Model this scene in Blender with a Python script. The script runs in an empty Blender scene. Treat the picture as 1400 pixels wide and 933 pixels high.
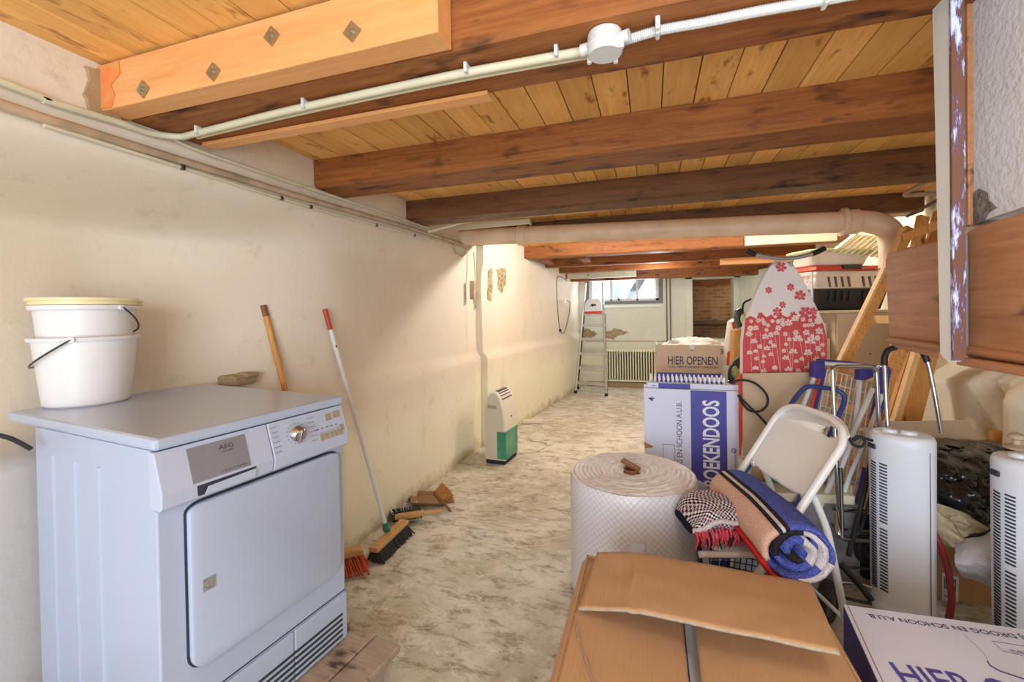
import bpy, bmesh, math, random
from mathutils import Vector, Matrix, noise
random.seed(7)
SC = bpy.context.scene
C = SC.collection
PI = math.pi
rad = math.radians
# ---------------------------------------------------------------- camera (all numbers for a 1400x933 frame)
FPX, CX, CY0, EYE = 595.0, 700.0, 434.0, 1.2
R = (Matrix.Rotation(math.atan(190 / 595), 3, 'Z') @ Matrix.Rotation(PI / 2 - rad(0.6), 3, 'X') @ Matrix.Rotation(-rad(0.95), 3, 'Z'))
cam = bpy.data.objects.new('camera', bpy.data.cameras.new('camera'))
C.objects.link(cam)
cam.matrix_world = Matrix.Translation((0, 0, EYE)) @ R.to_4x4()
cam.data.sensor_width = 36
cam.data.lens = FPX / 1400 * 36
cam.data.shift_y = -(466.5 - CY0) / 1400
cam.data.clip_start = 0.02
SC.camera = cam
EYEV = Vector((0, 0, EYE))
def ray(x, y): return R @ Vector(((x - CX) / FPX, -(y - CY0) / FPX, -1))
def sp(x, y, d): return EYEV + ray(x, y) * d            # point at camera depth d
def onz(x, y, z): r = ray(x, y); return EYEV + r * ((z - EYE) / r.z)
def onx(x, y, X): r = ray(x, y); return EYEV + r * (X / r.x)
def ony(x, y, Y): r = ray(x, y); return EYEV + r * (Y / r.y)
# ---------------------------------------------------------------- materials
def _m(name):
    m = bpy.data.materials.new(name); m.use_nodes = True
    nt = m.node_tree; b = nt.nodes['Principled BSDF']
    return m, nt, b
def N(nt, t, **k):
    n = nt.nodes.new(t)
    for a, v in k.items(): setattr(n, a, v)
    return n
def sr(c):
    return tuple(((v / 255) / 12.92 if v / 255 <= .04045 else ((v / 255 + .055) / 1.055) ** 2.4) for v in c) + (1,)
def noise_n(nt, vec, scale, detail=4, rough=.55, dist=0):
    n = N(nt, 'ShaderNodeTexNoise'); n.inputs['Scale'].default_value = scale
    n.inputs['Detail'].default_value = detail; n.inputs['Roughness'].default_value = rough
    n.inputs['Distortion'].default_value = dist
    nt.links.new(vec, n.inputs['Vector']); return n.outputs['Fac']
def coords(nt, scale=(1, 1, 1), src='Object'):
    t = N(nt, 'ShaderNodeTexCoord'); mp = N(nt, 'ShaderNodeMapping'); mp.inputs['Scale'].default_value = scale
    nt.links.new(t.outputs[src], mp.inputs['Vector']); return mp.outputs['Vector']
def ramp(nt, fac, stops):
    r = N(nt, 'ShaderNodeValToRGB'); e = r.color_ramp.elements
    while len(e) < len(stops): e.new(.5)
    for i, (p, c) in enumerate(stops):
        e[i].position = p; e[i].color = c if len(c) == 4 else sr(c)
    nt.links.new(fac, r.inputs['Fac']); return r.outputs['Color']
def mixc(nt, fac, a, b, mode='MIX'):
    m = N(nt, 'ShaderNodeMix', data_type='RGBA', blend_type=mode)
    for s, v in ((m.inputs[0], fac), (m.inputs[6], a), (m.inputs[7], b)):
        if hasattr(v, 'is_linked') or isinstance(v, bpy.types.NodeSocket): nt.links.new(v, s)
        else: s.default_value = v
    return m.outputs[2]
def bump(nt, b, h, strength=.3, dist=.01):
    n = N(nt, 'ShaderNodeBump'); n.inputs['Strength'].default_value = strength; n.inputs['Distance'].default_value = dist
    nt.links.new(h, n.inputs['Height']); nt.links.new(n.outputs['Normal'], b.inputs['Normal'])
def mat(name, c, rough=.6, metal=0, var=.0, vscale=6, bmp=0, bscale=60, spec=.5, c2=None, trans=0, alpha=1, coat=0, bd=.005):
    m, nt, b = _m(name)
    b.inputs['Roughness'].default_value = rough; b.inputs['Metallic'].default_value = metal
    b.inputs['Specular IOR Level'].default_value = spec
    b.inputs['Coat Weight'].default_value = coat
    b.inputs['Transmission Weight'].default_value = trans; b.inputs['Alpha'].default_value = alpha
    v = coords(nt)
    col = sr(c)
    d = sr(c2) if c2 else tuple(x * (1 - var) for x in col[:3]) + (1,)
    f = noise_n(nt, v, vscale, 5)
    nt.links.new(ramp(nt, f, [(.35, col), (.7, d)]), b.inputs['Base Color'])
    if bmp: bump(nt, b, noise_n(nt, v, bscale, 4), bmp, bd)
    return m
def wood(name, c1, c2, axis='X', rough=.55, spots=.0, dark=(40, 20, 10), island=.25, scale=1.0, gl=1.0, spec=.4, blotch=0, bl=(200, 190, 160)):
    m, nt, b = _m(name); b.inputs['Roughness'].default_value = rough; b.inputs['Specular IOR Level'].default_value = spec
    s = [14 * scale] * 3; s['XYZ'.index(axis)] = 1.0 * scale
    geo = N(nt, 'ShaderNodeNewGeometry')
    tc = N(nt, 'ShaderNodeTexCoord'); ad = N(nt, 'ShaderNodeVectorMath', operation='ADD')
    mul = N(nt, 'ShaderNodeVectorMath', operation='SCALE'); mul.inputs[0].default_value = (7.3, 5.1, 3.7)
    nt.links.new(geo.outputs['Random Per Island'], mul.inputs['Scale'])
    nt.links.new(tc.outputs['Object'], ad.inputs[0]); nt.links.new(mul.outputs[0], ad.inputs[1])
    mp = N(nt, 'ShaderNodeMapping'); mp.inputs['Scale'].default_value = s; nt.links.new(ad.outputs[0], mp.inputs['Vector'])
    v = mp.outputs['Vector']
    g = noise_n(nt, v, 2.2, 6, .6, 1.2)
    g2 = noise_n(nt, v, 9, 3, .6, .3)
    col = ramp(nt, g, [(.3, c1), (.72, c2)])
    col = mixc(nt, .35 * gl, col, ramp(nt, g2, [(.35, c1), (.65, c2)]))
    # per board tone
    isl = N(nt, 'ShaderNodeHueSaturation'); mr = N(nt, 'ShaderNodeMapRange')
    mr.inputs['To Min'].default_value = 1 - island; mr.inputs['To Max'].default_value = 1 + island * .6
    nt.links.new(geo.outputs['Random Per Island'], mr.inputs['Value']); nt.links.new(mr.outputs[0], isl.inputs['Value'])
    nt.links.new(col, isl.inputs['Color']); col = isl.outputs['Color']
    if spots:
        s2 = [6 * scale] * 3; s2['XYZ'.index(axis)] = 2.2 * scale
        mp2 = N(nt, 'ShaderNodeMapping'); mp2.inputs['Scale'].default_value = s2; nt.links.new(ad.outputs[0], mp2.inputs['Vector'])
        sf = noise_n(nt, mp2.outputs['Vector'], 3.2, 3, .6)
        sm = ramp(nt, sf, [(.62 - .06 * spots, (0, 0, 0, 1)), (.72, (1, 1, 1, 1))])
        col = mixc(nt, sm, col, sr(dark))
    if blotch:
        bf = noise_n(nt, ad.outputs[0], 2.3, 6, .65)
        col = mixc(nt, ramp(nt, bf, [(.66 - .05 * blotch, (0, 0, 0, 1)), (.78, (1, 1, 1, 1))]), col, sr(bl))
    nt.links.new(col, b.inputs['Base Color'])
    bump(nt, b, g, .25, .004)
    return m
# ---------------------------------------------------------------- geometry helpers
def BM(): return bmesh.new()
def box(bm, size, loc=(0, 0, 0), rot=None, bev=0, seg=2):
    r = bmesh.ops.create_cube(bm, size=1)
    vs = r['verts']
    bmesh.ops.scale(bm, vec=size, verts=vs)
    if bev:
        es = list({e for v in vs for e in v.link_edges})
        q = bmesh.ops.bevel(bm, geom=es, offset=min(bev, min(size) * .45), segments=seg, affect='EDGES', profile=.5)
        vs = list({v for f in q['faces'] for v in f.verts} | {v for v in vs if v.is_valid})
    if rot is not None:
        if isinstance(rot, (tuple, list)): rot = (Matrix.Rotation(rot[2], 3, 'Z') @ Matrix.Rotation(rot[1], 3, 'Y') @ Matrix.Rotation(rot[0], 3, 'X'))
        bmesh.ops.rotate(bm, verts=vs, cent=(0, 0, 0), matrix=rot.to_3x3())
    bmesh.ops.translate(bm, vec=loc, verts=vs)
    return vs
def bx(bm, a, b, bev=0):
    a, b = Vector(a), Vector(b)
    return box(bm, [abs(v) for v in (b - a)], (a + b) / 2, None, bev)
def prism(bm, pts, t, bev=0):
    """closed polygon of 3-D points thickened by vector t"""
    t = Vector(t)
    a = [bm.verts.new(Vector(p)) for p in pts]; b = [bm.verts.new(Vector(p) + t) for p in pts]
    n = len(pts)
    fs = [bm.faces.new(a[::-1]), bm.faces.new(b)]
    for i in range(n): fs.append(bm.faces.new((a[i], a[(i + 1) % n], b[(i + 1) % n], b[i])))
    bmesh.ops.recalc_face_normals(bm, faces=fs)
    if bev:
        es = list({e for f in fs[:2] for e in f.edges})
        bmesh.ops.bevel(bm, geom=es, offset=bev, segments=2, affect='EDGES', profile=.5)
    return a + b
def smoothpts(pts, n=6, closed=False):
    P = [Vector(p) for p in pts]; out = []
    m = len(P)
    rng = range(m if closed else m - 1)
    for i in rng:
        p0 = P[(i - 1) % m] if closed or i > 0 else P[0]
        p1 = P[i]; p2 = P[(i + 1) % m]
        p3 = P[(i + 2) % m] if closed or i + 2 < m else P[-1]
        for k in range(n):
            t = k / n
            out.append(.5 * ((2 * p1) + (p2 - p0) * t + (2 * p0 - 5 * p1 + 4 * p2 - p3) * t * t + (-p0 + 3 * p1 - 3 * p2 + p3) * t ** 3))
    if not closed: out.append(P[-1])
    return out
def corner_path(pts, r=.03, n=5):
    """polyline with rounded corners"""
    P = [Vector(p) for p in pts]; out = [P[0]]
    for i in range(1, len(P) - 1):
        a = (P[i - 1] - P[i]); b = (P[i + 1] - P[i]); rr = min(r, a.length * .45, b.length * .45)
        s = P[i] + a.normalized() * rr; e = P[i] + b.normalized() * rr
        for k in range(n + 1):
            t = k / n
            out.append(s * (1 - t) ** 2 + P[i] * 2 * t * (1 - t) + e * t * t)
    out.append(P[-1]); return out
def tube(bm, pts, r=.01, seg=10, closed=False, radii=None, flat=None, ref=None):
    P = [Vector(p) for p in pts]; n = len(P)
    rings = []; prev = None
    for i in range(n):
        if closed: t = P[(i + 1) % n] - P[i - 1]
        else: t = P[min(i + 1, n - 1)] - P[max(i - 1, 0)]
        if t.length < 1e-9: t = Vector((0, 0, 1))
        t.normalize()
        if prev is None:
            u = Vector(ref) if ref else (Vector((0, 0, 1)) if abs(t.z) < .9 else Vector((1, 0, 0)))
        else: u = prev
        u = (u - t * u.dot(t)).normalized(); prev = u
        w = t.cross(u)
        rr = radii[i] if radii else r
        f = flat or 1
        rings.append([bm.verts.new(P[i] + u * (math.cos(a) * rr) + w * (math.sin(a) * rr * f)) for a in [2 * PI * k / seg for k in range(seg)]])
    for i in range(n if closed else n - 1):
        A, B = rings[i], rings[(i + 1) % n]
        for k in range(seg):
            bm.faces.new((A[k], A[(k + 1) % seg], B[(k + 1) % seg], B[k]))
    if not closed:
        bm.faces.new(rings[0][::-1]); bm.faces.new(rings[-1])
    return [v for r_ in rings for v in r_]
def cyl(bm, a, b, r, seg=16, r2=None):
    a, b = Vector(a), Vector(b)
    return tube(bm, [a, b], r, seg, radii=[r, r if r2 is None else r2])
def lathe(bm, prof, seg=32, ax=1.0, ay=1.0, origin=(0, 0, 0)):
    o = Vector(origin); rings = []; allv = []
    for r, z in prof:
        if r < 1e-6: rings.append([bm.verts.new(o + Vector((0, 0, z)))])
        else: rings.append([bm.verts.new(o + Vector((r * ax * math.cos(2 * PI * k / seg), r * ay * math.sin(2 * PI * k / seg), z))) for k in range(seg)])
    for A, B in zip(rings, rings[1:]):
        for k in range(seg):
            k2 = (k + 1) % seg
            if len(A) == 1 and len(B) == 1: continue
            if len(A) == 1: bm.faces.new((A[0], B[k], B[k2]))
            elif len(B) == 1: bm.faces.new((A[k], A[k2], B[0]))
            else: bm.faces.new((A[k], A[k2], B[k2], B[k]))
    for r_ in rings: allv += r_
    return allv
def grid(bm, fn, nu, nv, closeu=False):
    vs = [[bm.verts.new(fn(i / nu, j / nv)) for j in range(nv + 1)] for i in range(nu + (0 if closeu else 1))]
    for i in range(nu):
        for j in range(nv):
            i2 = (i + 1) % len(vs)
            bm.faces.new((vs[i][j], vs[i2][j], vs[i2][j + 1], vs[i][j + 1]))
    return vs
def ellipsoid(bm, c, r, seg=16, rings=10, rot=None):
    q = bmesh.ops.create_uvsphere(bm, u_segments=seg, v_segments=rings, radius=1)
    bmesh.ops.scale(bm, vec=r, verts=q['verts'])
    if rot is not None: bmesh.ops.rotate(bm, verts=q['verts'], cent=(0, 0, 0), matrix=rot)
    bmesh.ops.translate(bm, vec=c, verts=q['verts']); return q['verts']
WM = {}
def obj(name, bm, m, parent=None, world=False, smooth=False, fix=True, mods=()):
    """link a bmesh as one mesh object; world=True: its coordinates are world ones"""
    if fix: bmesh.ops.recalc_face_normals(bm, faces=bm.faces)
    if parent is not None and world: bm.transform(WM[parent.name].inverted())
    me = bpy.data.meshes.new(name); 
    mats = m if isinstance(m, (list, tuple)) else [m]
    for q in mats: me.materials.append(q)
    if smooth:
        for f in bm.faces: f.smooth = True
        for e in bm.edges:
            if len(e.link_faces) == 2 and e.calc_face_angle(0) > rad(38): e.smooth = False
    bm.to_mesh(me); bm.free()
    o = bpy.data.objects.new(name, me); C.objects.link(o)
    if parent is not None: o.parent = parent; WM[o.name] = WM[parent.name]
    else: WM[o.name] = Matrix.Identity(4)
    for t, k in mods:
        md = o.modifiers.new(t.lower(), t)
        for a, v in k.items(): setattr(md, a, v)
    return o
def thing(name, label, cat, loc=(0, 0, 0), rotz=0, group=None):
    o = bpy.data.objects.new(name, None); C.objects.link(o); o.empty_display_size = .05
    o.location = loc; o.rotation_euler = (0, 0, rotz); o['label'] = label; o['category'] = cat
    if group: o['group'] = group
    WM[o.name] = Matrix.Translation(loc) @ Matrix.Rotation(rotz, 4, 'Z')
    return o
def tag(o, label, cat, group=None):
    o['label'] = label; o['category'] = cat
    if group: o['group'] = group
    return o
def struct(name, bm, m, parent=None, **k):
    o = obj(name, bm, m, parent, **k)
    if parent is None: o['kind'] = 'structure'
    return o
def dup(root, loc=None, rotz=None, label=None):
    r = root.copy(); C.objects.link(r)
    if loc is not None: r.location = loc
    if rotz is not None: r.rotation_euler = (0, 0, rotz)
    if label: r['label'] = label
    for ch in [o for o in C.objects if o.parent == root]:
        c = ch.copy(); C.objects.link(c); c.parent = r
        for g in [o for o in C.objects if o.parent == ch]:
            d = g.copy(); C.objects.link(d); d.parent = c
    return r
def text(parent, s, origin, xdir, ydir, height, m, width=None, name='lettering', lift=.0008, bold=.0):
    """flat raised lettering: origin = lower left corner (world), xdir reading direction, ydir up"""
    cu = bpy.data.curves.new('t', 'FONT'); cu.body = s; cu.size = 1; cu.resolution_u = 3; cu.offset = bold
    t = bpy.data.objects.new('t', cu); C.objects.link(t)
    bpy.context.view_layer.update()
    me = t.to_mesh(); bm = BM(); bm.from_mesh(me); t.to_mesh_clear()
    bpy.data.objects.remove(t); bpy.data.curves.remove(cu)
    xs = [v.co.x for v in bm.verts]; ys = [v.co.y for v in bm.verts]
    x0, x1, y0, y1 = min(xs), max(xs), min(ys), max(ys)
    X = Vector(xdir).normalized(); Y = Vector(ydir); Y = (Y - X * Y.dot(X)).normalized(); Zn = X.cross(Y)
    k = height / .72
    kx = k if width is None else width / (x1 - x0)
    for v in bm.verts:
        v.co = Vector(origin) + X * ((v.co.x - x0) * kx) + Y * (v.co.y * k) + Zn * lift
    return obj(name, bm, m, parent, world=True, fix=False)
# ================================================================ MATERIALS
M = {}
M['plank'] = wood('ceiling_plank_wood', (252, 202, 124), (232, 168, 90), 'Y', spots=.3, dark=(160, 96, 44), island=.15, scale=.9)
M['beam'] = wood('old_beam_wood', (172, 108, 52), (118, 64, 28), 'X', spots=1.0, dark=(58, 28, 14), island=.12, scale=.8, rough=.6)
M['beam_dark'] = wood('dark_beam_wood', (130, 84, 44), (86, 52, 26), 'X', spots=1, dark=(36, 20, 12), island=.1, scale=.8, blotch=.2, bl=(140, 110, 80))
M['pine_new'] = wood('new_pine', (236, 176, 116), (216, 150, 88), 'X', spots=.0, island=.05, scale=.8, rough=.45)
M['pine'] = wood('pine_ladder_wood', (226, 168, 98), (196, 130, 64), 'Z', spots=.1, dark=(130, 76, 36), island=.1)
M['pine_pale'] = wood('pale_pine', (236, 196, 140), (220, 170, 110), 'Z', island=.1)
M['stair_wood'] = wood('stair_board_wood', (186, 132, 92), (150, 98, 64), 'Y', spots=.5, dark=(58, 34, 24), island=.1, scale=1.0, rough=.5)
M['pallet'] = wood('grey_weathered_plank', (180, 162, 142), (138, 118, 100), 'Y', spots=.6, dark=(84, 66, 54), island=.15, blotch=.6, bl=(205, 200, 195))
M['wood_brush'] = wood('brush_wood', (206, 164, 112), (176, 128, 78), 'X', island=.1)
M['wood_brush_dark'] = wood('brush_wood_dark', (150, 100, 62), (112, 70, 42), 'X', island=.1)
M['board_white'] = mat('white_painted_board', (236, 226, 200), .6, var=.15, vscale=3)
M['white_app'] = mat('appliance_white', (174, 186, 210), .28, var=.03, vscale=2, coat=.2)
M['white_panel'] = mat('appliance_panel_white', (182, 192, 214), .32, var=.02)
M['gap'] = mat('dark_gap', (46, 50, 58), .7)
M['grey_plate'] = mat('grey_display_plate', (132, 132, 140), .35, var=.08)
M['taupe'] = mat('taupe_button', (160, 148, 126), .4, var=.05)
M['chrome'] = mat('chrome', (200, 200, 202), .18, 1, var=.1, vscale=20)
M['alu'] = mat('brushed_aluminium', (205, 207, 208), .35, .85, var=.1, vscale=30)
M['steel_dark'] = mat('dark_wire_steel', (90, 92, 98), .35, .9, var=.1)
M['zinc'] = mat('zinc_washer', (190, 182, 160), .35, .9, var=.2, vscale=40)
M['black'] = mat('black_plastic', (34, 34, 38), .45, var=.2)
M['rubber'] = mat('black_rubber', (40, 40, 44), .7, var=.2)
M['ink'] = mat('dark_blue_ink', (40, 38, 84), .6)
M['ink_black'] = mat('dark_grey_ink', (52, 52, 60), .6)
M['white_ink'] = mat('white_ink', (236, 236, 244), .6)
M['bucket'] = mat('white_bucket_plastic', (230, 230, 232), .35, var=.04, spec=.4, vscale=4)
M['bucket_lid'] = mat('yellowed_lid_plastic', (236, 224, 176), .4, var=.06)
M['conduit'] = mat('cream_conduit', (218, 212, 182), .45, var=.12, vscale=10)
M['conduit_grey'] = mat('light_grey_conduit', (214, 216, 214), .45, var=.08, vscale=10)
M['pipe_old'] = mat('old_painted_pipe', (196, 170, 140), .6, var=.25, vscale=8, bmp=.3, bscale=30, c2=(150, 132, 112))
M['pipe_big'] = mat('cream_drain_pipe', (226, 200, 172), .45, var=.12, vscale=5, c2=(206, 176, 146))
M['pipe_dark'] = mat('brown_pipe', (110, 92, 76), .5, var=.2)
M['radiator'] = mat('radiator_cream', (226, 226, 196), .45, var=.04)
M['white_frame'] = mat('white_painted_frame', (226, 230, 232), .5, var=.06, bmp=.15)
M['grey_frame'] = mat('grey_weathered_frame', (120, 128, 132), .7, var=.3, vscale=12, bmp=.3)
M['door_paint'] = mat('pale_green_door_paint', (222, 228, 212), .5, var=.08, vscale=3)
M['cardboard'] = mat('brown_cardboard', (196, 156, 116), .8, var=.1, vscale=3, bmp=.06, bscale=14, bd=.01)
def ribbed(m):
    nt = m.node_tree; b = nt.nodes['Principled BSDF']
    w_ = N(nt, 'ShaderNodeTexWave', bands_direction='X'); w_.inputs['Scale'].default_value = 34; w_.inputs['Distortion'].default_value = 1.2; w_.inputs['Detail'].default_value = 3
    nt.links.new(coords(nt), w_.inputs['Vector'])
    a_ = N(nt, 'ShaderNodeMath', operation='MULTIPLY_ADD'); a_.inputs[1].default_value = .25
    nt.links.new(w_.outputs['Fac'], a_.inputs[0]); nt.links.new(noise_n(nt, coords(nt), 5, 6, .6), a_.inputs[2]); bump(nt, b, a_.outputs[0], .35, .006)
ribbed(M['cardboard'])
M['cardboard_in'] = mat('cardboard_inside', (178, 134, 94), .85, var=.12, vscale=3)
M['cardboard_edge'] = mat('cardboard_cut_edge', (176, 160, 142), .9, var=.25, vscale=90)
M['cardboard_grey'] = mat('greyish_cardboard', (204, 178, 148), .8, var=.06, vscale=3)
M['carton_white'] = mat('white_carton', (222, 227, 250), .6, var=.04, vscale=3)
M['carton_blue'] = mat('blue_carton_print', (78, 76, 168), .55, var=.06, vscale=3)
M['fan_white'] = mat('fan_white_plastic', (234, 238, 248), .35, var=.02)
M['fan_slot'] = mat('fan_slot_dark', (58, 60, 72), .7)
M['blue_paint'] = mat('blue_painted_steel', (54, 74, 144), .35, var=.1)
M['purple'] = mat('purple_plastic', (66, 58, 140), .4, var=.08)
M['white_tube'] = mat('white_coated_tube', (226, 226, 226), .35, var=.04)
M['chair_white'] = mat('white_chair_enamel', (228, 226, 224), .32, var=.03)
M['red'] = mat('red_plastic', (214, 74, 52), .45, var=.08)
M['redhandle'] = mat('red_grip', (188, 70, 44), .5, var=.1)
M['orange'] = mat('orange_bristle', (206, 84, 42), .7, var=.3, vscale=40)
M['green'] = mat('green_plastic', (38, 120, 96), .4, var=.1)
M['bristle'] = mat('dark_bristle', (56, 52, 50), .85, var=.4, vscale=60)
M['bristle_tan'] = mat('tan_bristle', (190, 130, 66), .85, var=.35, vscale=60)
M['dustpan'] = mat('brown_dustpan', (150, 112, 76), .55, var=.2)
M['dustgrey'] = mat('grey_dustpan', (186, 188, 192), .4, var=.15)
M['dehum'] = mat('cream_appliance', (226, 218, 200), .4, var=.03)
M['dehum_side'] = mat('cream_appliance_side', (208, 198, 180), .45, var=.03)
M['tank'] = mat('green_water_tank', (58, 158, 120), .12, var=.3, vscale=5, c2=(34, 116, 88), spec=.7)
M['bag_black'] = mat('black_bin_bag', (30, 32, 36), .22, var=.2, spec=.7)
M['tan_paint'] = mat('beige_knob', (200, 180, 156), .5, var=.1)
M['stone'] = mat('grey_stone_block', (158, 158, 164), .9, var=.3, vscale=20, bmp=.5, bscale=40)
M['slab'] = mat('cream_slab', (238, 228, 202), .8, var=.1, vscale=10, bmp=.2)
M['yellowbag'] = mat('white_plastic_sack', (232, 226, 214), .45, var=.08, vscale=9, bmp=.3, bscale=12)
M['hose'] = mat('dark_red_hose', (140, 44, 40), .4, var=.15)
M['blind'] = mat('pale_blind_slat', (238, 236, 208), .5, var=.08)
M['basin_rim'] = mat('pale_green_rim', (216, 224, 160), .4)
M['cream_pl'] = mat('cream_plastic', (226, 214, 196), .4, var=.04)
M['crate_blue'] = mat('blue_crate_plastic', (50, 62, 140), .45, var=.1)
M['shoe'] = mat('light_blue_pouch', (200, 212, 232), .5)
M['glass'] = mat('window_glass', (235, 242, 250), .04, trans=1, spec=.5)
def clear_plastic():
    m, nt, b = _m('clear_plastic_sheet')
    b.inputs['Base Color'].default_value = sr((226, 210, 176)); b.inputs['Roughness'].default_value = .16
    b.inputs['Alpha'].default_value = .6
    bump(nt, b, noise_n(nt, coords(nt), 26, 4), .8, .02)
    return m
M['clear'] = clear_plastic()
def bubble():
    m, nt, b = _m('bubble_wrap')
    b.inputs['Roughness'].default_value = .3; b.inputs['Specular IOR Level'].default_value = .6
    v = coords(nt, (58, 58, 58), 'UV'); v.node.inputs['Rotation'].default_value = (0, 0, PI / 4)
    vo = N(nt, 'ShaderNodeTexVoronoi'); vo.inputs['Scale'].default_value = 1; vo.inputs['Randomness'].default_value = .0
    nt.links.new(v, vo.inputs['Vector'])
    nt.links.new(ramp(nt, vo.outputs['Distance'], [(.2, (224, 222, 228)), (.6, (206, 204, 212))]), b.inputs['Base Color'])
    inv = N(nt, 'ShaderNodeMath', operation='SUBTRACT'); inv.inputs[0].default_value = 1; nt.links.new(vo.outputs['Distance'], inv.inputs[1])
    bump(nt, b, inv.outputs[0], .5, .004)
    b.inputs['Subsurface Weight'].default_value = .25; b.inputs['Subsurface Radius'].default_value = (.03, .03, .03)
    b.inputs['Subsurface Scale'].default_value = .5
    return m
M['bubble'] = bubble()
M['bubble_top'] = mat('bubble_wrap_roll_end', (224, 216, 212), .4, var=.1, vscale=40, bmp=.5, bscale=110, c2=(204, 196, 190))
def weave(name, c, c2, scale=220, rough=.95):
    m, nt, b = _m(name); b.inputs['Roughness'].default_value = rough; b.inputs['Specular IOR Level'].default_value = .1
    v = coords(nt)
    f = noise_n(nt, v, scale, 3, .8)
    nt.links.new(ramp(nt, f, [(.38, c), (.62, c2)]), b.inputs['Base Color'])
    bump(nt, b, f, .6, .004); return m
M['wool_pink'] = weave('pink_beige_wool', (206, 152, 134), (226, 196, 178))
M['wool_blue'] = weave('blue_wool', (46, 56, 148), (104, 116, 186))
M['wool_black'] = weave('black_wool', (24, 20, 24), (60, 54, 58))
M['wool_white'] = weave('white_wool', (226, 216, 214), (180, 170, 176))
M['wool_red'] = weave('red_wool', (214, 62, 44), (180, 40, 40))
M['fringe'] = weave('red_pink_fringe', (196, 60, 82), (222, 96, 110))
def knit():
    m, nt, b = _m('black_white_knit'); b.inputs['Roughness'].default_value = .95; b.inputs['Specular IOR Level'].default_value = .1
    v = coords(nt, (1, 1, 1), 'UV')
    br = N(nt, 'ShaderNodeTexWave', wave_type='BANDS', bands_direction='DIAGONAL'); br.inputs['Scale'].default_value = 26; br.inputs['Distortion'].default_value = 3.5
    br.inputs['Detail Scale'].default_value = 6
    nt.links.new(v, br.inputs['Vector'])
    ck = N(nt, 'ShaderNodeTexChecker'); ck.inputs['Scale'].default_value = 110; nt.links.new(v, ck.inputs['Vector'])
    ck.inputs['Color1'].default_value = (1, 1, 1, 1); ck.inputs['Color2'].default_value = (0, 0, 0, 1)
    a = mixc(nt, .5, br.outputs['Color'], ck.outputs['Color'])
    bw = N(nt, 'ShaderNodeRGBToBW'); nt.links.new(a, bw.inputs[0])
    col = ramp(nt, bw.outputs[0], [(.3, (34, 34, 50)), (.5, (150, 120, 134)), (.62, (228, 218, 218))])
    f2 = noise_n(nt, v, 5, 2)
    col = mixc(nt, ramp(nt, f2, [(.55, (0, 0, 0, 1)), (.66, (.5, .5, .5, 1))]), col, sr((206, 110, 116)))
    nt.links.new(col, b.inputs['Base Color']); bump(nt, b, bw.outputs[0], .8, .005)
    return m
M['knit'] = knit()
# plaster of the long wall: beige, yellower low down and near the far end, stains with shapes of their own
def wall_mat(name, base, c2, yellow, low=.3, stain=True, cool=None):
    m, nt, b = _m(name); b.inputs['Roughness'].default_value = .75; b.inputs['Specular IOR Level'].default_value = .25
    v = coords(nt)
    f = noise_n(nt, v, 1.1, 6, .6)
    col = ramp(nt, f, [(.3, base), (.72, c2)])
    sx = N(nt, 'ShaderNodeSeparateXYZ'); nt.links.new(v, sx.inputs[0])
    # old yellowish limewash below the ledge, ragged border
    ad = N(nt, 'ShaderNodeMath', operation='MULTIPLY_ADD'); nt.links.new(noise_n(nt, v, 3, 5, .7), ad.inputs[0]); ad.inputs[1].default_value = .5
    nt.links.new(sx.outputs['Z'], ad.inputs[2])
    lowm = ramp(nt, ad.outputs[0], [(.75, (1, 1, 1, 1)), (1.15, (0, 0, 0, 1))])
    col = mixc(nt, lowm, col, sr(yellow))
    if stain:
        # greyer repair plaster on the lower wall beside the camera
        my = N(nt, 'ShaderNodeMath', operation='MULTIPLY_ADD'); nt.links.new(noise_n(nt, v, 4, 5, .7), my.inputs[0]); my.inputs[1].default_value = .12; nt.links.new(sx.outputs['Y'], my.inputs[2])
        mz = N(nt, 'ShaderNodeMath', operation='MULTIPLY'); nt.links.new(ramp(nt, my.outputs[0], [(.93, (1, 1, 1, 1)), (.98, (0, 0, 0, 1))]), mz.inputs[0])
        nt.links.new(ramp(nt, sx.outputs['Z'], [(.80, (1, 1, 1, 1)), (.86, (0, 0, 0, 1))]), mz.inputs[1])
        col = mixc(nt, mz.outputs[0], col, sr((204, 202, 204)))
    # fine dirt
    g = noise_n(nt, v, 9, 8, .75)
    col = mixc(nt, ramp(nt, g, [(.58, (0, 0, 0, 1)), (.80, (.5, .5, .5, 1))]), col, sr((158, 132, 96)))
    g = noise_n(nt, coords(nt, (1, 1, .35)), 3.1, 8, .7)
    col = mixc(nt, ramp(nt, g, [(.6, (0, 0, 0, 1)), (.78, (.4, .4, .4, 1))]), col, sr((170, 150, 112)))
    if stain:
        # scuffed damp band along the floor
        ad2 = N(nt, 'ShaderNodeMath', operation='MULTIPLY_ADD'); nt.links.new(noise_n(nt, v, 7, 6, .75), ad2.inputs[0]); ad2.inputs[1].default_value = .35
        nt.links.new(sx.outputs['Z'], ad2.inputs[2])
        col = mixc(nt, ramp(nt, ad2.outputs[0], [(.15, (.8, .8, .8, 1)), (.27, (0, 0, 0, 1))]), col, sr((168, 144, 98)))
    nt.links.new(col, b.inputs['Base Color'])
    bump(nt, b, noise_n(nt, v, 22, 8, .7), .35, .006)
    return m
M['wall'] = wall_mat('beige_wall_plaster', (232, 221, 203), (222, 208, 187), (236, 231, 206))
M['wall_far'] = wall_mat('cool_white_plaster', (222, 226, 214), (206, 210, 196), (220, 218, 196), stain=False)
M['wall_right'] = wall_mat('cream_plaster', (240, 232, 212), (226, 216, 192), (240, 230, 206), stain=False)
M['rough_plaster'] = mat('rough_grey_white_plaster', (212, 214, 220), .85, var=.08, vscale=6, bmp=.5, bscale=70, bd=.006)
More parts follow.
